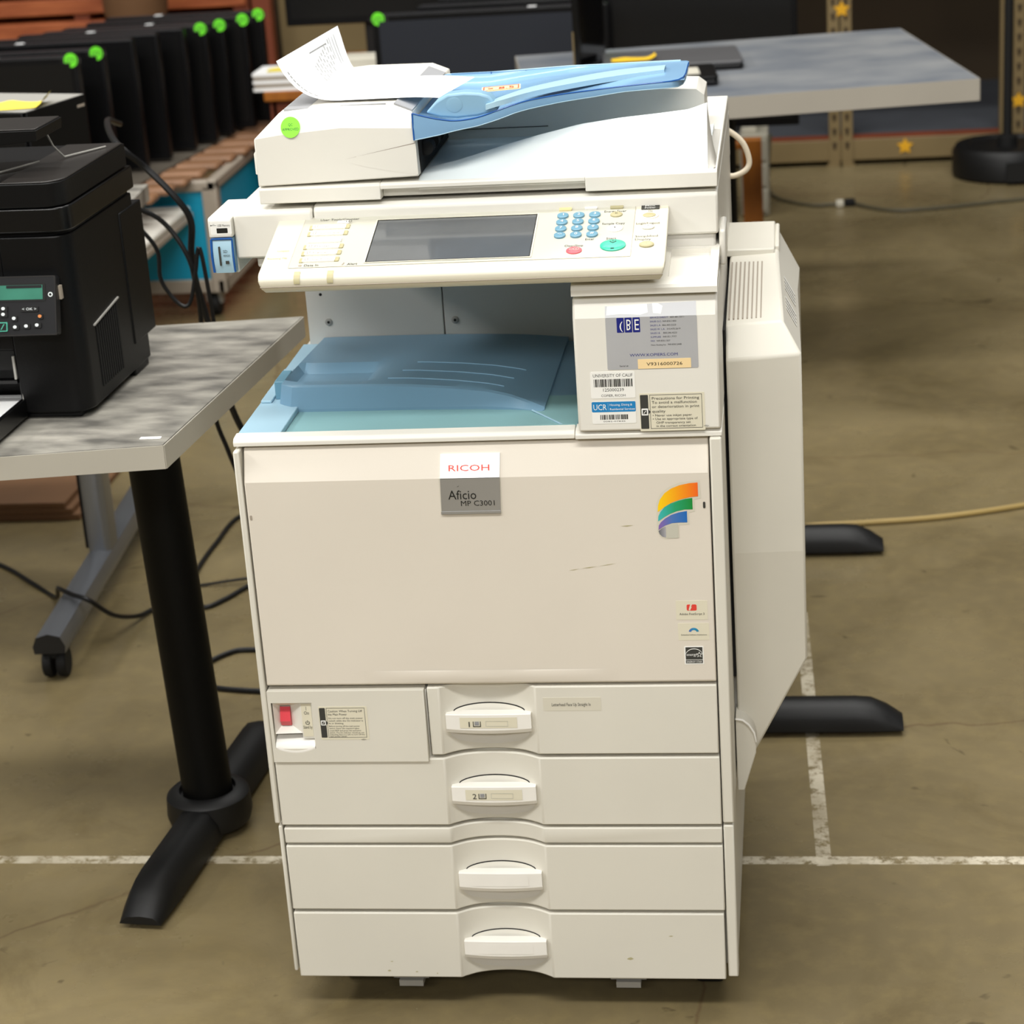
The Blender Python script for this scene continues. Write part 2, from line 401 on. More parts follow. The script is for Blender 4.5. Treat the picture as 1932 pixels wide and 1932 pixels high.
m.ftext(FF, 'MP C3001', -.0205, .7105, .01, M['ink'], .0023, width=.0415, sy=.0095)
m.fpoly(FF, [(-.0235, .7345), (-.0205, .7365), (-.0195, .7378), (-.0215, .7352)], .0023, M['ink'])
m.build('name_badge', door)
# rainbow swirl emblem
def px(u, v): return (.214+(u-1237)*.00063, .733-(v-912)*.000654)
m = MB()
M['sw1'] = grad('swirl_orange', .214, .264, 'ffd60a', 'f2641c', 'f8a312')
M['sw2'] = grad('swirl_green', .214, .257, '3fb9bd', '0f8a35', '1fa06c')
M['sw3'] = grad('swirl_blue', .214, .250, '8b62ab', '1168b8', '4a74b8')
M['sw4'] = grad('swirl_grey', .214, .230, '55565c', 'd8d8da', '9a9aa0', rough=.3)
bands = [([(1239, 967), (1240, 955), (1244, 943), (1253, 931), (1266, 922), (1282, 916), (1300, 912.5), (1316, 911.5)], [(1316, 938), (1300, 939.5), (1284, 943), (1269, 948), (1257, 954), (1247, 961)], 'sw1'),
         ([(1239, 985), (1240, 975), (1244, 967), (1252, 958), (1264, 951), (1278, 946), (1292, 942.5), (1305, 941)], [(1305, 963), (1290, 963), (1275, 966), (1262, 971), (1251, 977), (1244, 982)], 'sw2'),
         ([(1239, 1002), (1240, 993), (1244, 987), (1252, 980), (1264, 973), (1278, 968.5), (1294, 966)], [(1294, 988), (1279, 988), (1265, 989), (1253, 993), (1246, 997)], 'sw3'),
         ([(1239, 1004), (1245, 999), (1253, 995)], [(1253, 1017), (1246, 1015), (1241, 1010)], 'sw4')]
out = [(1236, 1004), (1237, 950), (1246, 931), (1262, 919), (1282, 911), (1320, 907), (1321, 942), (1309, 944), (1309, 967), (1298, 969), (1298, 992), (1278, 993), (1278, 1018), (1252, 1020), (1242, 1016)]
m.fpoly(FF, [px(*p) for p in out], .0003, M['labelclear'])
for a, b_, k in bands: m.fpoly(FF, [px(*p) for p in a+b_], .0006, M[k])
m.fpoly(FF, [px(*p) for p in [(1254, 995), (1266, 991), (1276, 990), (1276, 1018), (1254, 1018)]], .0006, M['plate'])
m.build('colour_emblem', door)
# three small stickers, lower right of the door
m = MB(); m.fprism(FF, rrect(.232, .270, .5575, .5825, .001), 0, .0003, M['labelcream'])
m.fprism(FF, rrect(.2450, .2570, .5695, .5775, .0018), .0003, .0005, M['inkred'])
m.fpoly(FF, [(.2472, .5705), (.2500, .5795), (.2528, .5795), (.2500, .5745), (.2512, .5745), (.2490, .5698)], .0007, M['labelcream'])
m.ftext(FF, 'Adobe PostScript 3', .251, .5637, .004, M['ink'], .0005, 'c', width=.030, sy=.0042); m.build('logo_sticker', door)
m = MB(); m.fprism(FF, rrect(.2335, .2710, .5305, .5530, .001), 0, .0003, M['labelcream'])
M['arc'] = grad('arc_blue', .246, .259, '4a5fb0', '1a7f98', '2a8fbe')
arc = [(.2525+.0064*math.cos(a), .5405+.0064*math.sin(a)) for a in [PI*(.08+.84*i/10) for i in range(11)]] + [(.2525+.0036*math.cos(a), .5405+.0034*math.sin(a)) for a in [PI*(.9-.8*i/10) for i in range(11)]]
m.fpoly(FF, arc, .0005, M['arc'])
m.ftext(FF, 'Embedded Software Architecture', .2525, .5368, .002, M['ink'], .0005, 'c', width=.031, sy=.0027); m.build('software_sticker', door)
m = MB(); m.fprism(FF, rrect(.2400, .2635, .4985, .5225, .001), 0, .0003, M['labelwhite'])
m.frect(FF, .2415, .2620, .5050, .5213, .0005, M['text']); m.frect(FF, .2415, .2620, .5000, .5043, .0005, M['text'])
ar = [(.2518+.0103*math.cos(a), .5110+.0087*math.sin(a)) for a in [PI*(.06+.88*i/12) for i in range(13)]]
m.fpoly(FF, ar+[(x, y-.0009) for x, y in ar[::-1]], .0007, M['inkwhite'])
def star_pts(cx, cy, r, q=.42, rot=0.): return [(cx+(r if i % 2 == 0 else r*q)*math.cos(PI/2+rot+PI*i/5), cy+(r if i % 2 == 0 else r*q)*math.sin(PI/2+rot+PI*i/5)) for i in range(10)]
m.fpoly(FF, star_pts(.2580, .5115, .0042), .0007, M['inkwhite']); m.fpoly(FF, star_pts(.2580, .5115, .0026), .0009, M['text'])
m.ftext(FF, 'energy', .2425, .5100, .004, M['inkwhite'], .0007, width=.0125, sy=.0052)
m.ftext(FF, 'ENERGY STAR', .25175, .5008, .003, M['inkwhite'], .0007, 'c', width=.0185, sy=.0036); m.build('energy_sticker', door)
# scuff marks
m = MB()
for x0, z0, x1, z1, w in ((.1700, .6800, .186, .6808, .0011), (.105, .6240, .118, .6262, .0007), (.121, .6266, .139, .6288, .0009), (.142, .6292, .163, .6325, .0006)):
    m = MB(); m.fpoly(FF, [(x0, z0), ((x0+x1)/2, (z0+z1)/2-w), (x1, z1), ((x0+x1)/2, (z0+z1)/2+w*.4)], .0003, M['khaki']); m.build('scuff_mark', door)

# power switch panel, slightly proud of the drawers
m = MB()
m.ring(FF, (-.2845, -.0850, .370, .4685), (-.2805, -.2290, .389, .4525), -.024, .003, M['cream'])
m.box(-.2805, -.2290, .014, .024, .389, .4525, M['grey'])
m.box(-.0850, -.0835, .006, .022, .372, .466, M['grey'])
sp_ = m.build('power_switch_panel', PC, bevel=.0015)
m = MB()
F_ = FY(.014)
m.add([(-.2790, -.001, .4515), (-.2445, .001, .4515), (-.2445, .001, .409), (-.2790, -.001, .409), (-.2725, .010, .443), (-.2590, .010, .443), (-.2590, .010, .416), (-.2725, .010, .416)],
      [(0, 1, 5, 4), (1, 2, 6, 5), (2, 3, 7, 6), (3, 0, 4, 7)], M['white'])
m.prism([(-.2445, .001), (-.2295, .001), (-.2295, .013), (-.2445, .013)], 'z', .402, .4515, M['white'])
G = []
for i in range(13):
    x = -.2800+.0508*i/12; q = 1-((x+.2546)/.0254)**2
    G.append([(x, .0125, .402), (x, .007, .4005), (x, -.0005, .396-.0035*q), (x, -.0034, .3915-.006*q), (x, -.003, .389-.006*q)])
m.grid(G, M['handle'])
m.build('switch_bezel', sp_)
m = MB(); m.add([(-.2722, .0085, .4425), (-.2593, .0085, .4425), (-.2593, .003, .4245), (-.2722, .003, .4245), (-.2593, .008, .4165), (-.2722, .008, .4165), (-.2722, .012, .4425), (-.2593, .012, .4425), (-.2593, .012, .4165), (-.2722, .012, .4165)],
      [(0, 3, 2, 1), (3, 5, 4, 2), (0, 6, 9, 5, 3), (1, 2, 4, 8, 7)], M['swred']); m.build('power_switch', sp_, label='red rocker switch')
m = MB(); F2 = FY(.0008); m.frect(F2, -.2432, -.2305, .4045, .4500, .0003, M['labelcream'])
m.ftext(F2, '|', -.2372, .4420, .006, M['text'], .0006, 'c', sy=.0055); m.ftext(F2, 'On', -.2370, .4350, .0075, M['text'], .0006, 'c', width=.0065, sy=.0065)
ring = [(-.2366+.0028*math.cos(a), .4235+.0026*math.sin(a)) for a in [PI*(.68+1.64*i/16) for i in range(17)]]
m.fpoly(F2, ring+[(-.2366+.0020*math.cos(a), .4235+.0018*math.sin(a)) for a in [PI*(2.32-1.64*i/16) for i in range(17)]], .0006, M['text'])
m.frect(F2, -.2370, -.2362, .4235, .4270, .0006, M['text']); m.ftext(F2, 'Stand by', -.2368, .4155, .005, M['text'], .0006, 'c', width=.0115, sy=.0062); m.build('switch_label', sp_)
def notice(name, parent, F, x0, x1, y0, y1, lines, tail):
    m = MB(); w = x1-x0; h = y1-y0
    m.fprism(F, rrect(x0-.001, x1+.003, y0-.003, y1+.002, .001), 0, .0003, M['labelcream'])
    bw = w*.13; m.fprism(F, rrect(x0, x0+bw, y0, y1, .001), .0003, .0005, M['text'])
    yc = y0+h*.5; m.fpoly(F, [(x0+bw, yc-.003), (x0+bw+.0025, yc), (x0+bw, yc+.003)], .0005, M['text'])
    m.fprism(F, rrect(x0+bw*.12, x0+bw*.95, yc-bw*.45, yc+bw*.45, .0008), .0005, .0006, M['inkwhite'])
    m.frect(F, x0+bw*.28, x0+bw*.78, yc-bw*.27, yc+bw*.27, .0008, M['text'])
    m.fpoly(F, [(x0+bw*.36, yc-bw*.2), (x0+bw*.44, yc-bw*.2), (x0+bw*.70, yc+bw*.14), (x0+bw*.64, yc+bw*.2)], .0010, M['inkwhite'])
    m.frame(F, x0+w*.155, x1, y0, y1, .0005, .0005, M['text'])
    for t, xx, yy, ww, sz in lines: m.ftext(F, t, x0+w*xx, y0+h*yy, sz, M['text'], .0006, width=w*ww, sy=sz)
    m.ftext(F, tail[0], tail[1], tail[2], .002, M['text'], .0005, sy=.003, width=.006)
    m.build(name, parent)
FP = Fr((0, -.003, 0), (1, 0, 0), (0, 0, 1))
notice('caution_sticker', sp_, FP, -.2195, -.1615, .4045, .4455, [
    ('Caution: When Turning Off', .185, .86, .76, .0042), ('the Main Power', .185, .75, .42, .0042),
    ('Do not turn off the main power', .185, .63, .76, .0031), ('switch while the On indicator is', .185, .545, .76, .0031), ('lit or blinking.', .185, .46, .33, .0031),
    ('Before turning off the main power', .185, .365, .68, .0028), ('switch, lower the exposure glass', .185, .29, .66, .0028), ('cover/ADF and press the operation', .185, .215, .70, .0028),
    ('switch. The On indicator should go out,', .185, .145, .77, .0027), ('indicating that it is safe to turn off the', .185, .08, .77, .0027), ('main power switch.', .185, .02, .38, .0027)], ('>PS<', -.1690, .4005))

# drawers with their concave bays and handles
def drawer(x0, x1, z0, z1, zh, i):
    m = MB(); m.prism(front_profile(x0, x1), 'z', z0, z1, M['cream'])
    d = m.build('paper_drawer', PC, bevel=.0016, smooth=24)
    zt, zb = zh+.013, zh-.013
    m = MB()                                            # cup above the bar, with its dark outline
    T = [PI*k/20 for k in range(21)]
    oc = [(XC+.0445*math.cos(a), zt-.001+.0070*math.sin(a)) for a in T]
    m.grid([[(x, bay_y(x)-.0006, z) for x, z in oc], [(XC+(x-XC)*.96, bay_y(XC+(x-XC)*.96)-.0065, zt-.009) for x, z in oc]], M['cream'])
    m.tube([(x, bay_y(x)-.0002, z+.0004) for x, z in oc], .0008, M['gap'], 5)
    ob = [(XC+.050*math.cos(a), zb-.003-.021*math.sin(a)) for a in T]
    m.grid([[(x, bay_y(x)-.0004, z) for x, z in ob], [(XC+(x-XC)*.9, bay_y(XC+(x-XC)*.9)-.0007, zb-.002) for x, z in ob]], M['grey'])
    m.build('handle_cup', d)
    m = MB(); prof = []
    G = []
    for k in range(13):
        x = XC-.0535+.107*k/12; q = 1-((x-XC)/.0535)**2; sag = .0022*q; yf = -.002-.0012*q
        G.append([(x, .012, zt-.0005), (x, yf+.0006, zt), (x, yf, zt-.0008), (x, yf, zb+.0062-sag), (x, yf+.0024, zb+.0008-sag), (x, yf+.004, zb-sag), (x, .012, zb+.002)])
    m.grid(G, M['handle']); m.add(G[0], [list(range(7))], M['handle']); m.add(G[-1], [list(range(7))], M['handle'])
    m.build('drawer_handle', d, smooth=22)
    m = MB()
    def yb(x): q = 1-((x-XC)/.0535)**2; return -.002-.0012*q-.0004
    xs = [XC-.036+.072*k/10 for k in range(11)]
    lm = M['labelcream'] if i < 3 else M['handle']
    m.grid([[(x, yb(x), zb+.0075), (x, yb(x), zt-.004)] for x in xs], lm)
    if i < 3:
        FH = Fr((0, -.0038, 0), (1, 0, 0), (0, 0, 1))
        m.ftext(FH, str(i), XC-.0275, zh-.0035, .011, M['text'], .0001, width=.004 if i == 1 else .0055, sy=.0105)
        x0_ = XC-.0195; z0_ = zh-.0035
        for a in ((x0_, x0_+.001, z0_, z0_+.0075), (x0_+.009, x0_+.010, z0_, z0_+.0075), (x0_, x0_+.010, z0_, z0_+.0011)): m.frect(FH, *a, .0001, M['text'])
        m.frect(FH, x0_+.002, x0_+.008, z0_+.002, z0_+.0075, .0001, M['silver'])
        for q in range(3): m.frect(FH, x0_+.0026, x0_+.0074, z0_+.0028+q*.0017, z0_+.0033+q*.0017, .0002, M['text'])
        m.frame(FH, XC-.0035, XC+.0245, zh-.0030, zh+.0045, .0006, .0001, M['plate'])
    m.build('size_label', d)
    return d
d1 = drawer(-.0815, .2775, .3775, .4705, .4215, 1)
m = MB(); m.fprism(FF, rrect(.063, .1350, .4375, .4555, .001), 0, .0003, M['labelclear'])
m.ftext(FF, 'Letterhead Face Up Straight In', .0735, .4440, .005, M['ink'], .0005, width=.0485, sy=.0062); m.build('letterhead_label', d1)
drawer(-.2845, .2780, .2785, .3725, .3210, 2)
drawer(-.2825, .2780, .1555, .2485, .1975, 3)
d4 = drawer(-.2825, .2765, .0545, .1505, .0975, 4)
for x, z, w, h in ((-.165, .0640, .005, .0018), (-.128, .0628, .004, .0012), (-.100, .0605, .002, .0014), (.150, .084, .009, .003), (.205, .118, .006, .0012), (-.16, .078, .004, .0010)):
    m = MB(); m.fpoly(FF, [(x, z), (x+w*.5, z-h*.4), (x+w, z+h*.2), (x+w*.6, z+h), (x+w*.2, z+h*.6)], .0003, M['khaki']); m.build('scuff_mark', d4)
m = MB(); m.prism(front_profile(-.2825, .2780), 'z', .2525, .2740, M['cream']); m.build('trim_rail', PC, bevel=.0015)
m = MB(); m.box(-.26, .26, .03, .6, .050, .064, M['dark']); m.build('base_plate', PC)
for x, y in ((-.226, .098), (.252, .092), (-.226, .58), (.252, .58)):
    m = MB(); m.lathe([(.012, -.016), (.036, -.016), (.037, -.012), (.037, .012), (.036, .016), (.012, .016)], (x, y, .037), M['dark'], 24, 'x'); m.box(x-.010, x+.010, y-.02, y+.02, .040, .056, M['dark']); m.build('caster', PC)
for x in (-.140, .148):
    m = MB(); m.box(x-.023, x+.023, .030, .034, .034, .052, M['dark']); m.box(x-.016, x+.016, .024, .060, .026, .0345, M['steel']); m.frame(FY(.029), x-.0235, x+.0235, .036, .052, .0015, .001, M['steel']); m.build('stabiliser_bracket', PC)

# ---- output tray level
m = MB()
rim = [(.010, .7875), (.010, .7935), (.014, .7975), (.031, .7990), (.031, .789), ]
m.prism(rim, 'x', -.2945, .1205, M['white'])
m.prism([(.004, .7885), (.004, .7945), (.012, .7990), (.031, .8000), (.031, .789)], 'x', .1215, .2945, M['white'])
m.box(-.2945, .2935, .030, .655, .787, .790, M['white'])
m.build('tray_rim', PC, bevel=.0012)
m = MB()                                                # sunken well, flat left border
G = []
for i in range(25):
    x = -.239+.36*i/24; row = []
    for y in (.030, .031, .05, .09, .132, .160):
        z = .796 if y < .0305 else .7915
        if x > .02: z += .004*min(1, (x-.02)/.05)
        row.append((x, y, z))
    G.append(row)
m.grid(G, M['teal']); 
m.build('tray_well', PC, fix=False)
m = MB(); m.box(-.2925, -.2395, .0305, .420, .790, .7985, M['lblue']); m.box(-.291, -.277, .150, .29, .7985, .802, M['lblue']); m.build('tray_border', PC, bevel=.001)
# raised paper ramp
def rz(x, y): z0 = interp(x, fx, fz); y0 = interp(x, fx, fy); t = max(0, (y-y0-.004)/(.415-y0)); return .7975+(z0-.7975)*(1-.62*t**1.2)
m = MB(); G = []
fx = [-.262, -.247, -.16, -.095, -.04, .0, .03, .055, .0755]
fz = [.823, .8245, .824, .8225, .819, .815, .810, .8035, .7985]
fy = [.150, .136, .134, .133, .130, .128, .122, .112, .100]
for i in range(41):
    x = -.262+.3375*i/40; z0 = interp(x, fx, fz); y0 = interp(x, fx, fy); row = []
    edge = min(1, (x+.262)/.02)
    zb_ = .797-.002
    row.append((x-.004, y0-.004, zb_)); row.append((x, y0, z0-.002*edge))
    row.append((x, y0+.004, z0))
    for t in (.06, .10, .16, .24, .30, .36, .42, .55, .75, 1.):
        y = y0+.004+(.415-y0)*t; z = rz(x, y)
        if -.262 < x < -.148 and .08 < t < .40: z -= .011*min(1, (-.148-x)/.014)
        row.append((x, y, z))
    G.append(row)
m.solid(G, .788, M['dblue'])
ramp = m.build('paper_ramp', PC, smooth=28)
for k, (ya, xe) in enumerate(((.165, .020), (.205, .028), (.250, .038))):   # three fine ribs
    m = MB(); pts = []
    for i in range(22):
        x = -.128+.012*k+(xe+.128-.012*k)*i/21; z0 = interp(x, fx, fz); y0 = interp(x, fx, fy)
        y = ya-.006*(i/21)**2*4*.5; t = max(0, (y-y0-.004)/(.415-y0)); pts.append((x, y, .7975+(z0-.7975)*(1-.62*t**1.2)+.0004))
    m.tube(pts, .0008, M['guide'], 6); m.build('ramp_rib', ramp)
m = MB(); m.prism([(.060, .097), (.103, .036), (.1275, .036), (.1275, .41), (.0755, .41), (.0755, .104)], 'z', .788, .7945, M['dblue']); m.tube([(.0605, .0985, .7965), (.1045, .037, .7965)], .0011, M['lblue'], 6); m.build('tray_floor', PC)
m = MB(); m.box(-.275, -.262, .165, .215, .7985, .822, M['key']); m.build('ramp_stop', PC, bevel=.001)
# inner back panel with its screws
m = MB(); m.box(-.2830, -.0945, .420, .45, .785, .985, M['grey']); m.box(-.0930, .135, .420, .45, .785, .985, M['grey']); m.box(-.0950, -.0925, .424, .45, .785, .985, M['gap'])
ib = m.build('inner_back_panel', PC, bevel=.001)
for x, z, r in ((-.254, .829, .0052), (-.0785, .8265, .0052)):
    m = MB(); F_ = FY(.420); m.fdisc(F_, x, z, r, r, 0, .0018, M['steel'], 16, .0008); m.fdisc(F_, x, z, r*.4, r*.4, .0018, .0021, M['dark'], 6); m.build('screw', ib)
for x, z in ((-.276, .789), (-.262, .868)):
    m = MB(); m.fdisc(FY(.420), x, z, .0022, .0022, 0, .0003, M['dark'], 12); m.build('screw_hole', ib)

# ---- tall right-hand block with the stickers
m = MB(); m.prism([(.001, .7985), (.001, .9365), (.011, .9595), (.20, .9595), (.20, .7985)], 'x', .1265, .2940, M['white'])
m.box(.1275, .2935, .19, .655, .79, 1.0, M['white'])
tc_ = m.build('toner_cover', PC, bevel=.003, smooth=12)
FTop = Fr((0, .019, .9775), (1, 0, 0), (0, .131, .012))
m = MB(); m.prism([(0, .9635), (0, .9705), (.002, .9740), (.006, .9762), (.012, .9772), (.019, .9775), (.019, .9635)], 'x', .1265, .2945, M['white'])
m.ring(FTop, (.1265, .2945, 0, .18), (.2375, .2845, .003, .100), -.012, 0, M['white'])
tp = m.build('top_cover', PC, smooth=14)
m = MB(); m.frect(FTop, .2370, .2850, .002, .101, -.0062, M['white']); m.build('clip_pocket', tp)
FS = FY(.001); FT = Fr((0, .001, .9365), (1, 0, 0), (0, .010, .023))
m = MB()
m.fprism(FS, rrect(.1645, .2700, .8740, .9366, .0015), 0, .0004, M['silver']); m.fprism(FT, [(.1645, 0), (.2695, 0), (.2695, .0165), (.1645, .0135)], 0, .0004, M['silver'])
m.fpoly(FT, [(.166, .003), (.182, .004), (.205, .0025), (.214, .005), (.213, .0150), (.167, .0132)], .0006, M['badge']); m.fpoly(FT, [(.220, .004), (.229, .003), (.231, .012), (.226, .0150), (.219, .0155)], .0006, M['badge'])  # white patches paint glare on the sticker's tilted top
for k, ch in enumerate('CBE'):
    x0 = .1775+.0093*k; m.fprism(FS, rrect(x0, x0+.0084, .9185, .9362, .0008), .0004, .0005, M['navy'])
    Fc = Fr((x0, .001-.0007, .9185), (1, 0, 0), (0, 0, -1)) if k else Fr((x0, .001-.0007, .9185), (1, 0, 0), (0, 0, 1))
    if k: m.ftext(Fc, ch, .0042, -.0155, .014, M['inkwhite'], -.0001, 'c', width=.0058, sy=.0185)
    else: m.ftext(Fc, '(', .0046, .0040, .014, M['inkwhite'], .0001, 'c', width=.0045, sy=.0135)
for k, (a, b_) in enumerate((('SERVICE DIRECT', '800.481.3211'), ('SALES O.C.', '949.830.1400'), ('SALES L.A.', '866.443.2223'), ('SALES W. L.A.', '310.470.2619'), ('SALES I.E.', '800.246.4223'), ('SUPPLIES', '949.951.7777'), ('FAX', '949.830.1507'), ('Meter Reading Fax', '949.830.2448'))):
    z = .9345-.00465*k
    m.ftext(FS, a, .2160, z, .003, M['navy'] if k < 7 else M['ink'], .0006, width=(.021, .0135, .0125, .017, .0115, .012, .0048, .0175)[k], sy=.0028 if k < 7 else .0022)
    m.ftext(FS, b_, .2160+(.0235, .0145, .014, .019, .0148, .0142, .0068, .0195)[k], z, .003, M['text'], .0006, width=.0158, sy=.0028)
m.ftext(FS, 'WWW.KOPIERS.COM', .1910, .8895, .005, M['navy'], .0006, width=.0555, sy=.0048)
m.ftext(FS, 'Serial #:', .1785, .8775, .003, M['ink'], .0006, width=.0105, sy=.0028)
m.fprism(FS, rrect(.2000, .2615, .8745, .8860, .0004), .0004, .0008, M['labelpeach']); m.ftext(FS, 'V9316000726', .2100, .8782, .006, M['ink'], .0010, width=.0415, sy=.0055)
m.build('service_sticker', tc_)
def barcode(m, F, x0, x1, y0, y1, n, seed, h):
    r = random.Random(seed); x = x0; u = (x1-x0)/n
    while x < x1-u:
        w = u*r.choice((.45, .8, 1.25)); m.frect(F, x, min(x+w, x1), y0, y1, h, M['ink']); x += w+u*r.choice((.35, .55, .9))
m = MB(); m.fprism(FS, rrect(.1435, .1955, .8395, .8720, .002), 0, .0004, M['labelwhite'])
m.ftext(FS, 'UNIVERSITY OF CALIF', .1465, .8655, .005, M['ink'], .0005, width=.0465, sy=.0055); barcode(m, FS, .1475, .1925, .8535, .8630, 38, 3, .0005)
m.ftext(FS, '125000239', .1695, .8480, .005, M['ink'], .0005, 'c', width=.0255, sy=.0055); m.ftext(FS, 'COPIER, RICOH', .1695, .8415, .004, M['ink'], .0005, 'c', width=.0285, sy=.0042); m.build('barcode_sticker', tc_)
m = MB(); m.fprism(FS, rrect(.1435, .1950, .8085, .8355, .002), 0, .0004, M['labelwhite']); m.fprism(FS, rrect(.1435, .1950, .8228, .8355, .0015), .0004, .0005, M['ucr'])
m.ftext(FS, 'UCR', .1450, .8255, .009, M['inkwhite'], .0006, width=.0160, sy=.0100); m.frect(FS, .1626, .1629, .8250, .8335, .0006, M['lblue'])
m.ftext(FS, 'Housing, Dining &', .1645, .8303, .003, M['inkwhite'], .0006, width=.0265, sy=.0038); m.ftext(FS, 'Residential Services', .1645, .8250, .003, M['inkwhite'], .0006, width=.0295, sy=.0038)
barcode(m, FS, .1530, .1855, .8135, .8195, 30, 9, .0005); m.ftext(FS, '0082-07845', .1692, .8105, .003, M['ink'], .0005, 'c', width=.026, sy=.0022); m.build('property_sticker', tc_)
notice('printing_notice_sticker', tc_, FS, .2005, .2725, .8010, .8425, [
    ('Precautions for Printing', .185, .855, .77, .0048), ('To avoid a malfunction', .185, .735, .73, .0048), ('or deterioration in print', .185, .61, .77, .0048), ('quality', .185, .475, .22, .0048),
    ('\u2022 Never use inkjet paper', .19, .36, .64, .0040), ('\u2022 Use an appropriate type of', .19, .255, .73, .0040), ('OHP transparency set', .245, .145, .56, .0040), ('in the correct orientation', .245, .045, .64, .0040)], ('>PS<', .2735, .802))

# ---- scanner with the operation panel
m = MB(); m.prism([(.12, 1.003), (.12, 1.0505), (.126, 1.0555), (.655, 1.0555), (.655, .99), (.30, .985), (.126, 1.003)], 'x', -.193, .2940, M['white'])
m.prism([(.118, .9935), (.118, 1.0485), (.124, 1.0530), (.655, 1.0530), (.655, .9935)], 'x', -.2925, -.1945, M['white'])
m.prism([(.126, .980), (.126, .9945), (.655, .9945), (.655, .980)], 'x', -.270, -.18, M['grey'])
m.box(-.20, .29, .126, .65, .985, 1.004, M['grey'])
m.build('scanner', PC, bevel=.003)
m = MB(); m.box(.2938, .3015, .125, .20, .963, 1.006, M['white']); m.build('side_cover', PC, bevel=.003)
# usb module on the left
m = MB(); m.prism([(.110, 1.0225), (.110, 1.0445), (.113, 1.0475), (.215, 1.0475), (.215, .975), (.125, .975), (.125, 1.0225)], 'x', -.3225, -.2930, M['white'])
us = m.build('usb_module', PC, bevel=.002)
m = MB(); FU = FY(.110); m.fprism(FU, rrect(-.3195, -.2935, 1.0265, 1.0430, .002), 0, .0003, M['labelwhite']); m.fprism(FU, rrect(-.3120, -.2985, 1.0285, 1.0345, .0006), .0003, .0006, M['ink'])
m.ftext(FU, 'USB Memory', -.3105, 1.0365, .004, M['text'], .0005, width=.0155, sy=.0042)
m.frect(FU, -.3185, -.3120, 1.0380, 1.0384, .0005, M['text']); m.fdisc(FU, -.3185, 1.0382, .0008, .0008, .0003, .0006, M['text'], 10); m.fpoly(FU, [(-.3170, 1.0382), (-.3155, 1.0395), (-.3140, 1.0395), (-.3140, 1.0398), (-.3157, 1.0398)], .0005, M['text']); m.build('usb_port', us)
m = MB(); G = []
for i in range(9):
    a = -1+2*i/8; y = .108+.004*a*a
    G.append([(-.3205, y+.004, 1.0+.0215*a*-1), (-.3190, y, 1.0+.0215*-a), (-.2960, y, 1.0+.0215*-a), (-.2945, y+.004, 1.0+.0215*-a)])
m.grid(G, M['lblue']); m.box(-.3205, -.2940, .113, .124, .979, 1.0210, M['guide']); m.tube([(-.3205, .1105, 1.0205), (-.3208, .108, 1.0), (-.3205, .1105, .980)], .0016, M['edge'], 6); m.tube([(-.2945, .1105, 1.0205), (-.2942, .108, 1.0), (-.2945, .1105, .980)], .0012, M['edge'], 6)
m.tube([(-.3205, .110, 1.0212), (-.2945, .110, 1.0212)], .0012, M['edge'], 6)
F_ = FY(.1075); m.fprism(F_, rrect(-.3120, -.3095, .9885, 1.0125, .001), .0, .0006, M['text']); m.ftext(F_, 'SD', -.3065, 1.0045, .004, M['text'], .0004, sy=.005, width=.0055); m.ftext(F_, 'MEMORY', -.3065, .9995, .004, M['text'], .0004, width=.0085, sy=.004); m.frect(F_, -.3045, -.3000, .9905, .9945, .0004, M['text'])
m.build('card_cover', us, label='translucent blue card slot cover')
# operation panel: tilted 14.6 degrees
O_ = Vector((0, .12, 1.039)); VY = Vector((0, .96782, .25163)); KP = Fr(O_, (1, 0, 0), VY)
m = MB()
a_, b_ = Vector((0, .118, 1.0385)), VY
def pp(v, n): q = KP.p(0, -v, n); return (q.y, q.z)
prof = [pp(-.002, 0), pp(.132, 0), pp(.1385, -.0012), pp(.1430, -.0045), pp(.1445, -.0095), pp(.1440, -.0150), pp(.1400, -.0215), pp(.1290, -.0265), pp(.09, -.030), pp(-.002, -.030)]
# the outline narrows slightly at the two front corners
n_ = len(prof); vs = []; xl = [-.2365]*n_; xr = [.2375]*n_
for k, d_ in ((3, .0015), (4, .002), (5, .003), (6, .006), (7, .012), (8, .02), (9, .02)): xl[k] += d_; xr[k] -= d_
m.add([(xl[k], *prof[k]) for k in range(n_)]+[(xr[k], *prof[k]) for k in range(n_)], [list(range(n_))[::-1], list(range(n_, 2*n_))]+[[k, (k+1) % n_, n_+(k+1) % n_, n_+k] for k in range(n_)], M['panel'])
m.prism([pp(.045, -.028), pp(.120, -.0295), pp(.115, -.036), pp(.045, -.046)], 'x', -.200, .150, M['panel'])
op = m.build('control_panel', PC, bevel=.0022, segs=3)
m = MB(); q = KP.p(0, -.1440, -.0125)
m.tube([(-.2335, q.y-.0004, q.z), (.2345, q.y-.0004, q.z)], .0005, M['tan'], 6); m.build('panel_seam', op)
m = MB(); m.fprism(KP, rrect(-.2025, .1970, -.1230, .004, .002), 0, .0005, M['plate']); m.frame(KP, -.2028, .1973, -.1233, .003, .0004, .0006, M['tan']); m.build('key_plate', op)
m = MB(); m.frect(KP, -.1115, .0800, -.1150, -.0120, .0008, M['screen']); m.frame(KP, -.1140, .0825, -.1175, -.0095, .0024, .0012, M['panel']); m.frame(KP, -.1122, .0808, -.1158, -.0112, .0009, .0014, M['gap'])
m.build('touch_screen', op, label='dark grey touch screen')
def key(name, cx, cy, rx, ry, h, mt, txt=None, ts=.005, tm='inkwhite', dome=.0012, sub=None):
    m = MB(); m.fdisc(KP, cx, -cy, rx, ry, .0005, h, M[mt], 24, dome)
    if txt: m.ftext(KP, txt, cx, -cy-ts*.35, ts, M[tm], h+.0003, 'c')
    m.build(name, op)
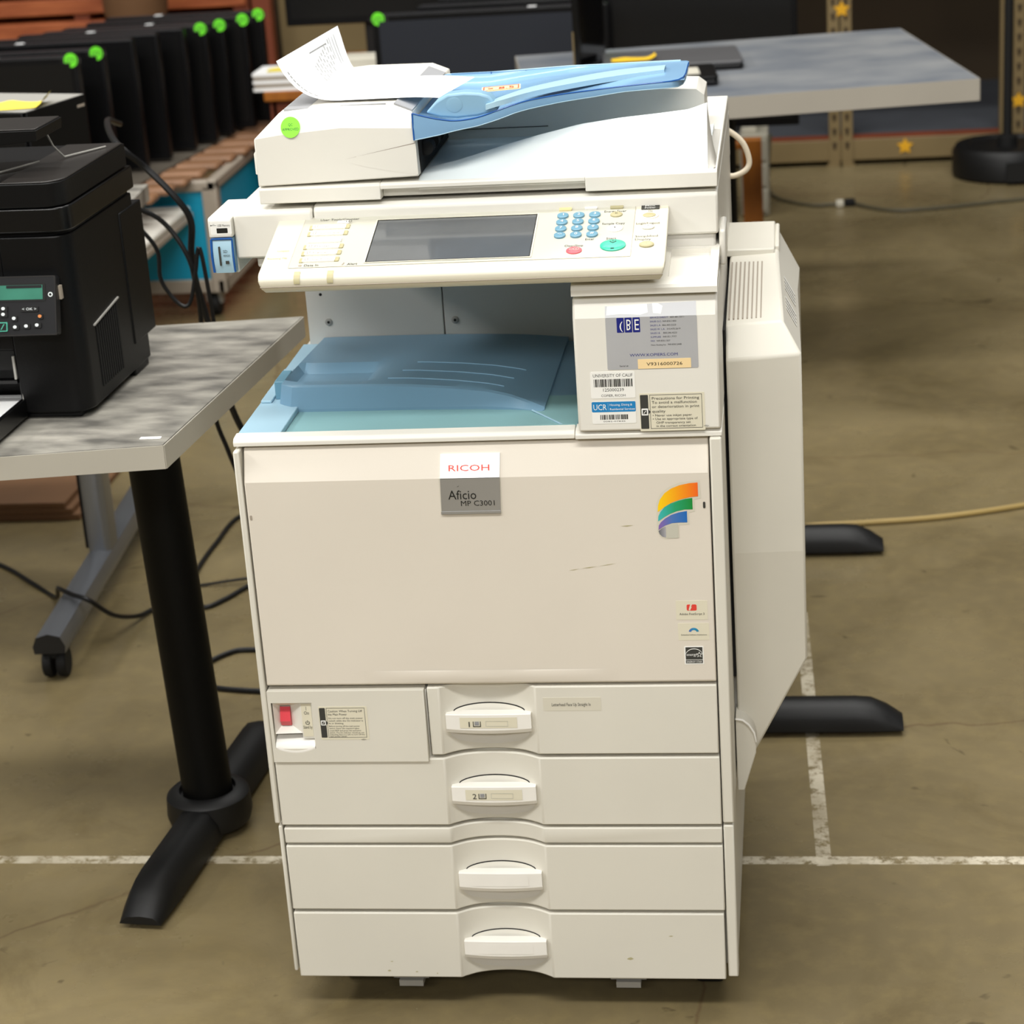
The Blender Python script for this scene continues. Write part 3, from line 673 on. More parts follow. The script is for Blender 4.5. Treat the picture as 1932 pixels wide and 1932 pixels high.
for r in range(4):
    for c in range(3):
        t = ['1', '2', '3', '4', '5', '6', '7', '8', '9', '*/\u2022', '0', '#'][r*3+c]
        key('number_key', .1117+.01895*c, .0190+.0164*r, .0068, .0068, .0034, 'key', t, .0075 if len(t) == 1 else .005, dome=.0008)
key('start_key', .1755, .0965, .0150, .0135, .0030, 'green'); key('stop_key', .1312, .1055, .0092, .0082, .0028, 'red', 'C/\u2297', .005, 'labelclear')
key('sample_copy_key', .1755, .0545, .0092, .0085, .0026, 'handle', '\u00a7', .005, 'text'); key('energy_saver_key', .1752, .0200, .0072, .0060, .003, 'khaki', 'O', .004, 'text')
key('login_key', .2142, .0540, .0072, .0050, .003, 'handle', 'm', .004, 'text'); key('display_key', .2144, .0970, .0086, .0064, .003, 'khaki', '-', .004, 'text')
m = MB(); m.fprism(KP, [(.1755, -.0865), (.1795, -.0905), (.1755, -.0945), (.1715, -.0905)], .0028, .0033, M['text']); m.fprism(KP, [(.1755, -.0875), (.1785, -.0905), (.1755, -.0935), (.1725, -.0905)], .0033, .0035, M['green']); m.frect(KP, .1751, .1759, -.0920, -.0890, .0037, M['text']); m.fprism(KP, rrect(.1735, .1775, -.1075, -.1060, .0004), .0026, .0031, M['ink']); m.build('start_mark', op)
def bar(name, x0, x1, y0, y1, mt, txt=None, ears=False):
    m = MB(); m.fprism(KP, rrect(x0, x1, -y1, -y0, .0012), .0005, .0024, M[mt])
    if ears:
        m.fprism(KP, rrect(x0-.0035, x0+.001, -y1-.0008, -y0, .001), .0005, .0016, M['khaki']); m.fprism(KP, rrect(x1-.001, x1+.0045, -y1, -y0+.0006, .001), .0005, .0018, M['khaki'])
    if txt: m.ftext(KP, txt, x0+.0095, -y1+.0016, .0048, M['tan'] if ears else M['text'], .0027, sy=.0062, width=min(.0028*len(txt), .027)); 
    if txt and ears: m.frame(KP, x0+.0030, x0+.0068, -y1+.0016, -y0-.0014, .0006, .0027, M['tan'])
    m.build(name, op)
for k, (t, y) in enumerate((('Copy', .0250), ('Document Server', .0412), ('', .0592), ('Printer', .0743), ('Scanner', .0900), ('Other Function', .1068))):
    bar('function_key', -.1900+.0004*k, -.1490, y-.0050, y+.0042, 'handle' if t else 'labelwhite', t or None, bool(t))
bar('user_tools_key', -.1612, -.1465, .0105, .0175, 'handle', '123', False)
bar('clear_modes_key', .1060, .1210, -.0008, .0055, 'yellowkey'); bar('program_key', .1365, .1515, -.0020, .0045, 'handle'); bar('interrupt_key', .1670, .1825, -.0012, .0050, 'khaki')
m = MB(); m.fprism(KP, rrect(.2040, .2255, -.0085, .0045, .001), 0, .0012, M['text']); m.ftext(KP, 'Main', .2080, -.0030, .004, M['inkwhite'], .0014, width=.012, sy=.0048); m.ftext(KP, 'Power', .2080, -.0078, .004, M['inkwhite'], .0014, width=.013, sy=.0048); m.frect(KP, .2125, .2175, .0020, .0040, .0015, M['lblue']); m.build('power_lamp', op)
m = MB(); m.fdisc(KP, .2142, -.0245, .0110, .0080, 0, .001, M['handle'], 24); m.fdisc(KP, .2142, -.0245, .0078, .0055, .001, .0024, M['khaki'], 20, .0008); m.build('operation_switch', op)
m = MB()
for t, x, y, w in (('User Tools/Counter', -.184, .0050, .0480), ('Clear Modes', .1010, -.0035, .0245), ('Program', .1360, -.0050, .0165), ('Interrupt', .1645, -.0040, .0190), ('Energy Saver', .1600, .0110, .0265), ('Sample Copy', .1595, .0420, .0270), ('Start', .1665, .0790, .0120), ('Enter', .1420, .0790, .0110), ('Clear/Stop', .1190, .0935, .0220), ('Login/Logout', .1995, .0440, .0280), ('Simplified', .2000, .0760, .0265), ('Display', .2000, .0835, .0190), ('On', .2125, .0135, .0050), ('Data In', -.1845, .1185, .0175), ('Alert', -.1330, .1185, .0120), ('Complete', -.2235, .0800, .0150), ('Receiving File', -.2320, .0980, .0240)):
    m = MB(); m.ftext(KP, t, x, -y-.002, .004, M['text'] if x > -.19 else M['khaki'], .0008, width=w, sy=.0068); m.build('panel_lettering', op)
m = MB(); m.fdisc(KP, -.1890, -.1180, .0022, .0022, .0005, .0008, M['tan'], 12); m.fpoly(KP, [(-.1395, -.1200), (-.1375, -.1140), (-.1365, -.1150), (-.1380, -.1200)], .0009, M['tan'])
m.build('panel_symbol', op)
for x in (-.1893, -.1500):
    m = MB(); q0, q1, q2, q3 = pp(.1325, .0008), pp(.1387, -.0004), pp(.1436, -.0040), pp(.1452, -.0085)
    m.grid([[(x-.0036, *q) for q in (q0, q1, q2, q3)], [(x+.0036, *q) for q in (q0, q1, q2, q3)]], M['khaki']); m.build('indicator_lamp', op)

# ---- platen cover with its moulded delivery deck
m = MB()
m.prism([(.118, 1.0600), (.118, 1.0775), (.122, 1.0800), (.62, 1.0800), (.62, 1.0600)], 'x', -.2565, -.1080, M['white'])
m.prism([(.118, 1.0600), (.118, 1.0775), (.122, 1.0800), (.62, 1.0800), (.62, 1.0600)], 'x', .1385, .2945, M['white'])
m.box(-.279, -.2555, .22, .60, 1.0580, 1.0790, M['white']); m.prism([(-.279, 1.0800), (-.279, 1.106), (-.270, 1.1190), (-.262, 1.128), (-.2555, 1.131), (-.2555, 1.0800)], 'y', .20, .55, M['white'])
pc = m.build('platen_cover', PC, bevel=.0012)
m = MB(); m.prism([(.118, 1.0725), (.118, 1.0775), (.122, 1.0800), (.62, 1.0800), (.62, 1.0602), (.136, 1.0602), (.132, 1.0720)], 'x', -.1080, .1385, M['white']); m.build('lid_grip', pc, bevel=.0008)
cx_ = [-.062, -.02, .033, .08, .132, .18, .228, .262, .2835]
cz_ = [1.0850, 1.0935, 1.108, 1.1200, 1.1310, 1.1365, 1.1400, 1.1430, 1.1500]
m = MB(); G = []
for i in range(45):
    x = -.062+.3455*i/44; c = interp(x, cx_, cz_); h = c-1.0795
    sh = min(1, max(0, (x+.03)/.10)); low = max(1.0815, c-.062)
    row = [(x, .1215, 1.0790), (x, .1300, 1.0815+.003*sh), (x, .1420, 1.081+h*.46), (x, .1520, 1.081+h*.76), (x, .1560, 1.081+h*.83), (x, .1690, c), (x, .1715, c), (x, .178, c-(c-low)*.45), (x, .200, low+.002*sh), (x, .25, low), (x, .372, low)]
    G.append(row)
m.solid(G, 1.070, M['pale'], M['white'])
m.build('delivery_deck', pc, smooth=20)
m = MB(); G = []                                        # flared right end
for t in (0, .25, .5, .75, 1.):
    G.append([(.2835+.0088*t**1.4, y, z0+(1.0800-z0)*t) for y, z0 in ((.1260, 1.080), (.1340, 1.096), (.1440, 1.120), (.1560, 1.140), (.1690, 1.150), (.1760, 1.146), (.186, 1.122), (.196, 1.094), (.372, 1.0808))])
m.grid(G, M['white'])
m.build('deck_end', pc, smooth=70, fix=False)
m = MB(); m.prism([(-.064, 1.070), (.272, 1.070), (.272, 1.125), (.262, 1.1330), (.18, 1.1370), (-.064, 1.1370)], 'y', .372, .47, M['white']); m.box(-.064, .07, .3705, .3722, 1.0935, 1.0943, M['gap']); m.build('deck_rear_wall', pc, bevel=.004, segs=3)

# ---- document feeder
m = MB()
fp = [(-.2565, 1.0815), (-.2565, 1.1385), (-.2250, 1.1685), (-.2150, 1.1715), (-.100, 1.1745), (-.083, 1.1700), (-.0640, 1.1625), (-.0620, 1.1160), (-.0600, 1.0865), ]
n_ = len(fp); vs = []
# front face with the tilted upper band: lower edge at y .118, top edge drawn back
for y, dz in ((.118, None),):
    low = [(-.2565, .118, 1.0815), (-.0600, .118, 1.0865)]
mid = [(-.2565, 1.1385), (-.2250, 1.1460), (-.1700, 1.1515), (-.0630, 1.1500)]
top = [(-.2565, 1.1387), (-.2230, 1.1690), (-.1700, 1.1725), (-.0850, 1.1700), (-.0635, 1.1620)]
V = [(-.2565, .118, 1.0815), (-.0600, .118, 1.0865), (-.0612, .118, 1.1260), (-.0630, .118, 1.1440), (-.1500, .118, 1.1480), (-.2250, .118, 1.1425), (-.2565, .118, 1.1385),     # 0-6 front
     (-.2240, .127, 1.1680), (-.1700, .127, 1.1725), (-.0850, .127, 1.1715), (-.0635, .125, 1.1625),                                                            # 7-10 front top edge
     (-.2240, .44, 1.1680), (-.1700, .44, 1.1725), (-.0850, .44, 1.1715), (-.0635, .44, 1.1625), (-.2565, .44, 1.1385), (-.2565, .44, 1.0815), (-.0600, .44, 1.0865)]   # 11-17 rear
Fq = [(0, 1, 2, 3, 4, 5, 6), (6, 5, 7), (5, 4, 8, 7), (4, 3, 10, 9), (4, 9, 8), (7, 8, 12, 11), (8, 9, 13, 12), (9, 10, 14, 13), (6, 7, 11, 15), (0, 6, 15, 16), (15, 11, 12, 13, 14, 17, 16), (0, 16, 17, 1), (1, 17, 14, 10, 3, 2)]
m.add(V, Fq, M['white'])
df = m.build('document_feeder', PC, bevel=.0015, smooth=8)
m = MB(); m.fpoly(FY(.118), [(-.148, 1.1105), (-.0615, 1.1270), (-.0612, 1.1255)], .0004, M['tan']); G = []
m.grid([[(-.148+.0875*i/12, .1179-.0018*(i/12), 1.1107+.0155*i/12), (-.148+.0875*i/12, .1178, 1.1107-.022*(i/12)**.6)] for i in range(13)], M['white']); m.build('feeder_crease', df)
m = MB(); Fd = Fr((0, .118, 1.1425), (1, 0, 0), (0, .009*.42, .0262)); Fe = Fr((-.2105, .1177, 1.1430), (1, .0, 0), (0, .0075, .0250))
m.fdisc(Fe, 0, .0085, .0118, .0125, .0004, .0008, M['qc'], 32); m.ftext(Fe, 'QC', 0, .0100, .005, M['text'], .0010, 'c', width=.0055, sy=.0045); m.ftext(Fe, 'APPROVED', 0, .0045, .005, M['text'], .0010, 'c', width=.0200, sy=.0046); m.build('approval_sticker', df, label='round green QC APPROVED sticker')
m = MB(); m.box(-.0605, -.0590, .135, .36, 1.0870, 1.1270, M['gap'])
for k in range(5): m.lathe([(.006, -.012), (.009, -.010), (.009, .010), (.006, .012)], (-.055, .165+.045*k, 1.113), M['dark'], 16, 'y')
m.build('exit_roller', df)
m = MB(); m.box(-.2190, -.19, .130, .43, 1.1685, 1.1712, M['silver']); m.box(-.150, -.095, .130, .134, 1.1722, 1.1730, M['silver']); m.prism([(-.0850, 1.1718), (-.0635, 1.1630), (-.0630, 1.1645), (-.0845, 1.1735)], 'y', .128, .40, M['silver']); m.build('feeder_trim', df)

# ---- translucent blue document tray
fr = [(-.0610, .112, 1.1625), (-.045, .112, 1.1580), (-.03, .112, 1.1545), (-.01, .114, 1.1515), (.015, .118, 1.1535), (.038, .123, 1.1595), (.058, .131, 1.1645), (.077, .140, 1.1675), (.112, .158, 1.1695), (.149, .172, 1.1705), (.187, .181, 1.1720), (.24, .188, 1.1740)]
lowz = [1.1310, 1.1335, 1.1360, 1.1400, 1.1435, 1.1490, 1.1545, 1.1575, 1.1605, 1.1625, 1.1655, 1.1665]
fs_ = spline(fr, 4); lz_ = [lowz[min(len(lowz)-1, i//4)]+(lowz[min(len(lowz)-1, i//4+1)]-lowz[min(len(lowz)-1, i//4)])*(i % 4)/4 for i in range(len(fs_))]
xs_ = [p.x for p in fs_]
end = [(.2495, .196, 1.1742), (.2545, .212, 1.1744), (.2562, .235, 1.1746), (.2562, .290, 1.1744), (.2560, .322, 1.1740)]
m = MB(); G = []
for i, p in enumerate(fs_):
    yb = .377-.027*max(0, (p.x-.10)/.15) if p.x > .10 else .377; zb = 1.165+.008*max(0, (p.x)/.25)
    drop = .010*min(1, max(0, (.20-p.x)/.2))
    row = [p, p+Vector((0, .004, -.0004))]
    for t in (.08, .2, .4, .6, .8, .95): row.append(Vector((p.x, p.y+(yb-p.y)*t, p.z+(zb-p.z)*t-drop)))
    row += [Vector((p.x, yb-.004, zb-drop*.4)), Vector((p.x, yb, zb)), Vector((p.x, yb, zb-.008))]
    G.append(row)
last = G[-1]; eg = [Vector((.2560, last[0].y+(last[-2].y-last[0].y)*t, last[0].z-.0012)) for t in (.08, .1, .16, .26, .42, .6, .78, .86, .9, .93, .93)]; eg[-1].z -= .006
G.append([(a+b)*.5+Vector((.0045, 0, .0004)) for a, b in zip(last, eg)]); G.append(eg)
m.grid(G, M['clear'])
outer = [(p.x, p.y-.0004, z) for p, z in zip(fs_, lz_)]
top_e = list(fs_)+[Vector(e) for e in end]; low_e = [Vector(o) for o in outer]+[Vector((e[0]-.001, e[1]+.001, e[2]-.0085)) for e in end]
m.grid([[a, a*.5+b*.5+Vector((0, -.0008, 0)), b] for a, b in zip(top_e, low_e)], M['clear'])
bt = m.build('document_tray', PC, smooth=50, fix=False, label='translucent blue tray')
m = MB(); m.tube(top_e, .0009, M['edge'], 6); m.tube(low_e, .0006, M['lblue'], 6); m.tube([fs_[0], low_e[0]], .0011, M['edge'], 6); m.build('tray_edge', bt)
m = MB(); m.tube([(x, .377 if x < .1 else .377-.027*(x-.1)/.15, 1.165+.008*max(0, x/.25)+.0002) for x in (-.058, 0, .05, .1, .15, .2, .245)], .0010, M['lblue'], 6)
for x in (.0, .045, .09): m.tube([(x, .376, 1.166), (x, .375, 1.157)], .0006, M['edge'], 5)
m.box(-.052, .10, .376, .379, 1.148, 1.166, M['clear']); m.build('tray_back', bt)
rib_a = spline([(.026, .118, 1.168), (.045, .126, 1.1715), (.079, .160, 1.1745), (.13, .205, 1.1755), (.18, .240, 1.1760), (.229, .262, 1.1765)], 5)
rib_b = spline([(.030, .150, 1.168), (.045, .160, 1.1715), (.074, .195, 1.1745), (.128, .250, 1.1755), (.178, .285, 1.1760), (.229, .298, 1.1765)], 5)
m = MB(); m.grid([[a+Vector((0, -.001, -.006)), a, a*.5+b*.5+Vector((0, 0, .0008)), b, b+Vector((0, .001, -.006))] for a, b in zip(rib_a, rib_b)], M['lblue']); m.build('tray_rib', bt, smooth=50)
m = MB(); F_ = Fr((.006, .235, 1.1650), (1, .18, .02), (-.1, .96, .05)); m.fprism(F_, rrect(0, .048, -.008, .018, .002), 0, .0006, M['labelpeach']); m.frame(F_, .002, .046, -.006, .016, .0012, .001, M['inkred'])
m.ftext(F_, '\u00d7 8.5', .006, -.0015, .012, M['inkred'], .0012, width=.034, sy=.016); m.build('tray_label', bt)
m = MB(); prof_g = [(-.047, .1605), (-.034, .1735), (-.020, .1810), (.000, .1825), (.018, .1810), (.030, .1770), (.037, .1680), (.040, .1595), (.015, .1540), (-.010, .1525), (-.030, .1545)]
m.prism([(x, z+1.0) for x, z in prof_g], 'y', .124, .150, M['guide']); pg = m.build('paper_guide', bt, bevel=.003, segs=3)
m = MB(); F_ = FY(.124)
for q in range(1): 
    k = 24; m.add([F_.p(-.012+.0098*math.cos(2*PI*i/k), 1.1685+.0092*math.sin(2*PI*i/k), .0003) for i in range(k)]+[F_.p(-.012+.0070*math.cos(2*PI*i/k), 1.1685+.0066*math.sin(2*PI*i/k), .0009) for i in range(k)]+[F_.p(-.012, 1.1685, .0004)], [(i, (i+1) % k, k+(i+1) % k, k+i) for i in range(k)]+[(k+i, k+(i+1) % k, 2*k) for i in range(k)], M['guide'])
m.build('thumb_dimple', bt)

# ---- bypass / duplex unit on the right side
m = MB()
xl_, xr_ = .2975, .3880
V = [(xl_, .12, .846), (xr_, .12, .852), (xr_, .12, .597), (xl_, .12, .595),
     (xl_, .150, .882), (.3665, .150, .886), (xl_, .38, .906), (.3600, .38, .909), (xr_-.003, .36, .868), (xr_, .55, .85), (.3585, .55, .909), (xl_, .55, .906),
     (xl_, .145, .34), (xr_, .145, .440), (.3240, .145, .318), (xr_, .55, .44), (.3240, .55, .318), (xl_, .55, .27), (xl_, .145, .27)]
Fq = [(0, 1, 2, 3), (0, 4, 5, 1), (4, 6, 7, 5), (5, 7, 8, 1), (7, 10, 9, 8), (6, 11, 10, 7), (3, 2, 13, 14, 18), (1, 8, 9, 15, 13, 2), (13, 15, 16, 14), (14, 16, 17, 18), (9, 10, 11, 17, 16, 15), (0, 3, 18, 17, 11, 6, 4)]
m.add(V, Fq, M['cream'])
bu = m.build('bypass_unit', PC, bevel=.003, smooth=8)
m = MB()
for k in range(8):
    x = .3005+.0055*k; y0, y1 = .165, .365
    def zt_(y): return .883+(y-.150)*(.024/.23)
    m.prism([(y0, zt_(y0)-.002), (y1, zt_(y1)-.002), (y1, zt_(y1)+.0016), (y0, zt_(y0)+.0016)], 'x', x, x+.0018, M['tan'])
m.build('vent_slot', bu)
m = MB(); A, B, C_, D_ = [Vector(V[i]) for i in (5, 7, 8, 1)]
FV = Fr(A, (0, .23, .023), (D_-A)); nrm = FV.N if FV.N.x > 0 else -FV.N
def sv(u, v): return A*(1-u)*(1-v)+B*u*(1-v)+C_*u*v+D_*(1-u)*v
for u0 in (.30, .62):
    for k in range(4):
        u = u0+.055*k
        m.add([sv(u, .25)+nrm*.001, sv(u+.028, .25)+nrm*.001, sv(u+.028, .80)+nrm*.001, sv(u, .80)+nrm*.001], [(0, 1, 2, 3)], M['labelwhite'])
m.build('side_vent', bu)
m = MB(); m.prism([(.2950, .372), (.3040, .370), (.3120, .363), (.3185, .352), (.3210, .338), (.3200, .322), (.3040, .268), (.2950, .268)], 'y', .112, .16, M['cream']); m.prism([(.2945, .372), (.3045, .3705), (.3128, .3635), (.3195, .352), (.3218, .338), (.3195, .336), (.3170, .350), (.3110, .3605), (.3035, .3672), (.2945, .3690)], 'y', .1095, .1125, M['handle']); m.build('hinge_cap', bu, bevel=.0015)
m = MB(); m.box(.2936, .2972, .135, .54, .42, .88, M['gap']); m.box(.2936, .2972, .155, .54, .27, .42, M['grey']); m.build('gap_shade_strip', bu)  # black box paints the shade in the gap between body and unit
m = MB(); m.box(.2600, .3560, .40, .56, .905, .915, M['cream']); m.box(.356, .3620, .42, .55, .900, .914, M['cream']); m.build('rear_ledge', bu, bevel=.002)
# cream cable looping out of the feeder at the back
m = MB(); m.tube(spline([(.262, .664, 1.010), (.274, .674, 1.028), (.294, .676, 1.019), (.312, .676, 1.002), (.320, .676, .977), (.315, .674, .964), (.300, .672, .957), (.286, .668, .957), (.274, .660, .954)], 6), .0042, M['cable_cream'], 10); m.build('signal_cable', PC, label='cream cable looping at the rear right')

# ---------------------------------------------------------------- sheet of paper left in the feeder
def sheet(u, v):
    y = .152+.158*v; xb = -.148+.014*v
    if u < .55:
        t = u/.55; x0 = -.034+.022*v; x = x0+(xb-x0)*t; z = 1.1752-.006*max(0, (x+.07)/.07)**1.5
        return Vector((x, y-.006*t*0, z))
    t = (u-.55)/.45; E = Vector((-.2280+.046*v, y+.002, 1.2250+.0175*v)); B = Vector((xb, y, 1.1752)); C1 = Vector((xb-.046+.006*v, y, 1.1735)); C2 = E+Vector((.014-.004*v, -.002, -.032))
    return B*(1-t)**3+C1*3*t*(1-t)**2+C2*3*t*t*(1-t)+E*t**3
m = MB(); m.grid([[sheet(u/44, v/14) for v in range(15)] for u in range(45)], M['paper'])
def on_sheet(m, u0, u1, v0, v1, mt, k=8):
    def up(u, v):
        e = .002; n = (sheet(u+e, v)-sheet(u-e, v)).cross(sheet(u, min(1, v+e))-sheet(u, v-e)).normalized()
        if n.z+n.x < 0: n = -n
        return sheet(u, v)+n*.0004
    m.grid([[up(u0+(u1-u0)*i/k, v0), up(u0+(u1-u0)*i/k, v1)] for i in range(k+1)], mt)
r_ = random.Random(5)
for v, u0, u1 in ((.885, .80, .97), (.845, .80, .965), (.800, .84, .968)): on_sheet(m, u0, u1, v, v+.005, M['silver'])
for k in range(9):
    v = .77-.040*k; u = .965-.012*k
    while u > .83-.012*k:
        d = r_.uniform(.012, .035); on_sheet(m, u-d, u, v, v+.006, M['print'], 3); u -= d+r_.uniform(.006, .02)
on_sheet(m, .945, .950, .46, .74, M['print'], 2); 
u = .92
while u > .66: d = r_.uniform(.012, .03); on_sheet(m, u-d, u, .055, .066, M['print'], 3); u -= d+.008
sh_ = m.build('paper_sheet', None, smooth=60, fix=False)
tag(sh_, 'white printed sheet curling up out of the copier feeder', 'paper')

# ---------------------------------------------------------------- grey table on the left with its black pedestal
def tee_base(parent, length, h=.052, w=.062, shift=0.):
    """black T foot along local y: foot bar with rounded tips, collar, column"""
    G = []
    for i in range(25):
        t = -1+2*i/24; y = shift+length/2*t; e = max(0, (abs(t)-.80)/.20); hh = h*(1-.62*e**1.6); ww = w*(1-.10*e)
        G.append([(-ww/2, y, .010), (-ww/2*.96, y, hh*.55), (-ww/2*.62, y, hh*.92), (0, y, hh), (ww/2*.62, y, hh*.92), (ww/2*.96, y, hh*.55), (ww/2, y, .010)])
    m = MB(); m.grid(G, M['blkfoot']); m.add(G[0], [list(range(7))], M['blkfoot']); m.add(G[-1], [list(range(7))[::-1]], M['blkfoot'])
    m.grid([[g[0], g[6]] for g in G], M['blkfoot'])
    for s_ in (-1, 1): m.lathe([(.014, 0), (.014, .011)], (0, shift+s_*length*.42, 0), M['dark'], 12)
    return m
LT = thing('table', 'grey marbled table beside the copier holding the black printer', 'table', (-.4310, .1690, 0), math.radians(-5.1))
TP = [(0, 0), (0, .619), (-1.10, .390), (-1.10, -.265)]
m = MB(); m.prism([(-.0015, .0016), (-.0015, .6170), (-1.0985, .3888), (-1.0985, -.2625)], 'z', .7095, .7400, M['lam']); m.build('table_top', LT)
m = MB()
for (xa, ya), (xb, yb) in zip(TP, TP[1:]+TP[:1]):
    d_ = Vector((xb-xa, yb-ya, 0)).normalized(); n_2 = Vector((d_.y, -d_.x, 0))*.0016
    m.prism([(xa, ya), (xb, yb), (xb+n_2.x, yb+n_2.y), (xa+n_2.x, ya+n_2.y)], 'z', .7080, .7397, M['edge_w'])
m.build('edge_band', LT)
m = tee_base(LT, .62, .060, .070); o = m.build('foot', LT, (-.1350, .3310, 0), smooth=50)
m = MB(); m.lathe([(.062, .015), (.066, .030), (.064, .060), (.055, .068), (.044, .069), (.042, .060)], (-.1350, .3310, 0), M['blkfoot'], 32); m.build('collar', LT, smooth=40)
m = MB(); m.lathe([(.0385, .052), (.0385, .706)], (0, 0, 0), M['blk'], 32); o = m.build('column', LT, (-.1325, .3310, 0), smooth=40); o.rotation_euler = (0, math.radians(-2.1), 0)
m = MB(); m.box(-.30, -.06, .26, .40, .699, .7085, M['blk']); m.build('mounting_plate', LT)
m = MB(); m.box(-.014, .014, -.004, .004, 0, .0006, M['paper']); tag(m.build('paper_label', None, (-.4560, .1990, .7402)), 'tiny white paper label near the corner of the grey table', 'label')

# ---------------------------------------------------------------- black printer on the left table
PR = thing('printer', 'black multifunction printer with green display on the grey table', 'printer', (-.568, .287, .7405), math.radians(-2.0))
def body_poly(x0, x1, y0, y1, r=.028, k=6): return [(x1-r+r*math.sin(a), y0+r-r*math.cos(a)) for a in [PI/2*i/k for i in range(k+1)]] + [(x1, y1), (x0, y1), (x0, y0)]
m = MB(); m.prism(body_poly(-.090, .006, 0, .268), 'z', .010, .252, M['pblk']); m.prism(body_poly(-.44, -.0895, 0, .268, .002), 'z', .098, .252, M['pblk']); m.box(-.44, -.0895, .06, .268, .010, .098, M['pblk'])
m.box(-.44, .004, .20, .262, 0, .012, M['pblk']); m.box(-.43, -.012, .012, .19, 0, .011, M['dark']); m.box(-.40, .008, .205, .300, .045, .235, M['pblk'])
m.build('body', PR, bevel=.003)
m = MB(); m.prism(body_poly(-.44, .0030, .008, .262), 'z', .246, .262, M['dark']); m.build('scan_gap', PR)
m = MB(); m.prism(body_poly(-.44, .0105, -.004, .272), 'z', .258, .2900, M['pblk2']); m.build('scanner_body', PR, bevel=.002)
m = MB(); m.prism(body_poly(-.44, .0075, -.004, .262), 'z', .2915, .3230, M['pblk']); m.prism(body_poly(-.075, .0070, -.003, .255), 'z', .3230, .3255, M['ptop'])
lid = m.build('scanner_lid', PR, bevel=.002)
m = MB(); m.prism([(-.44, -.001), (-.062, .005), (-.066, .150), (-.44, .10)], 'z', .3230, .3250, M['pblk2']); m.tube([(-.16, .012, .326), (-.10, .060, .327), (-.064, .118, .329)], .0012, M['steel'], 6); m.build('output_recess', lid)
m = MB(); m.prism([(-.44, .345), (-.030, .372), (-.028, .386), (-.44, .384)], 'y', .030, .128, M['pblk']); m.prism([(-.44, .3845), (-.030, .3865), (-.031, .3880), (-.44, .3875)], 'y', .032, .126, M['ptop']); m.tube([(-.055, .13, .368), (-.050, .14, .345), (-.040, .15, .328), (-.005, .22, .327)], .0014, M['steel'], 6)
m.build('feeder_input', lid, bevel=.001)
FPn = Fr((0, -.0145, .200), (1, 0, 0), (0, .028*1.0, .095))
m = MB(); m.fprism(FPn, rrect(-.44, -.0120, -.075, .0035, .004), -.016, 0, M['pgrey']); m.frame(FPn, -.44, -.0125, -.0745, .003, .0012, .0003, M['ptop'])
cp = m.build('control_panel', PR, bevel=.0015)
m = MB(); m.fprism(FPn, rrect(-.100, -.026, -.0300, -.0060, .003), 0, .0006, M['dark']); m.frect(FPn, -.092, -.0300, -.0275, -.0085, .0009, M['lcd']); m.frect(FPn, -.080, -.031, -.0125, -.0088, .0012, M['pgrey']); m.build('display', cp, label='small green display')
m = MB(); m.fdisc(FPn, -.0195, -.0215, .0032, .0032, 0, .0008, M['icon'], 16); m.fdisc(FPn, -.0195, -.0215, .0018, .0018, .0008, .0010, M['pgrey'], 12); m.box(-.0118, -.0085, -.0110, -.004, .170, .188, M['tan']); m.build('power_key', cp)
for x, y, w, ic, t in ((-.0845, -.0390, .0055, 'icon', '«'), (-.0848, -.0465, .0055, 'icon', '■'), (-.0700, -.0520, .0040, 'icon', '>'), (-.0340, -.0500, .0035, 'orange', '×'), (-.0690, -.0635, .0050, 'icon', '●'), (-.0535, -.0625, .0050, 'icon', '●'), (-.0385, -.0615, .0055, 'icon', 'D'), (-.0490, -.0400, .0125, 'icon', '< OK >')):
    m = MB(); m.fprism(FPn, rrect(x-w, x+w, y-.0036, y+.0036, .0015), 0, .0018, M['dark'])
    if len(t) > 1: m.ftext(FPn, t, x, y-.0016, .005, M[ic], .0021, 'c', sy=.0048, width=w*1.6)
    else: m.fdisc(FPn, x-.0006, y+.0003, .0026, .0022, .0018, .0022, M[ic], 10)
    m.build('panel_key', cp)
m = MB(); m.fprism(FPn, rrect(-.0930, -.0800, -.0690, -.0565, .0015), 0, .0018, M['keyteal']); m.fprism(FPn, rrect(-.0915, -.0815, -.0675, -.0580, .001), .0018, .0021, M['pgrey']); m.fpoly(FPn, [(-.0895, -.0665), (-.0880, -.0665), (-.0835, -.0590), (-.0850, -.0590)], .0024, M['keyteal']); m.build('start_key', cp)
m = MB()
for k in range(11):
    y = .060+.0085*k; m.prism([(y, .028+.0035*k*.0), (y+.0045, .028), (y+.0045, .112+.001*k), (y, .112+.001*k)], 'x', .0055, .0072, M['dark'])
m.prism([(.052, .1155), (.158, .1265), (.158, .1285), (.052, .1175)], 'x', .0055, .0085, M['steel']); m.build('side_grille', PR)
m = MB(); m.box(-.44, -.092, .004, .055, .070, .097, M['dark']); m.box(-.44, -.0915, -.001, .012, .052, .0565, M['pblk2']); m.box(-.0945, -.0915, -.001, .003, .058, .090, M['steel']); m.build('exit_slot', PR)
m = MB(); m.box(-.44, -.085, -.165, .055, .004, .014, M['pblk']); m.box(-.0905, -.0835, -.165, .05, .006, .030, M['pblk2']); m.tube([(-.0870, .002, .046), (-.0870, .001, .014)], .0020, M['steel'], 6); m.build('input_tray', PR, bevel=.001)
m = MB(); m.box(-.43, -.0960, -.13, .05, 0, .006, M['paper']); tag(m.build('paper_stack', None, (-.568, .287, .7550)), 'short stack of white paper in the black printer tray', 'paper')
bpy.data.objects['paper_stack'].rotation_euler = (0, 0, math.radians(-2.0))

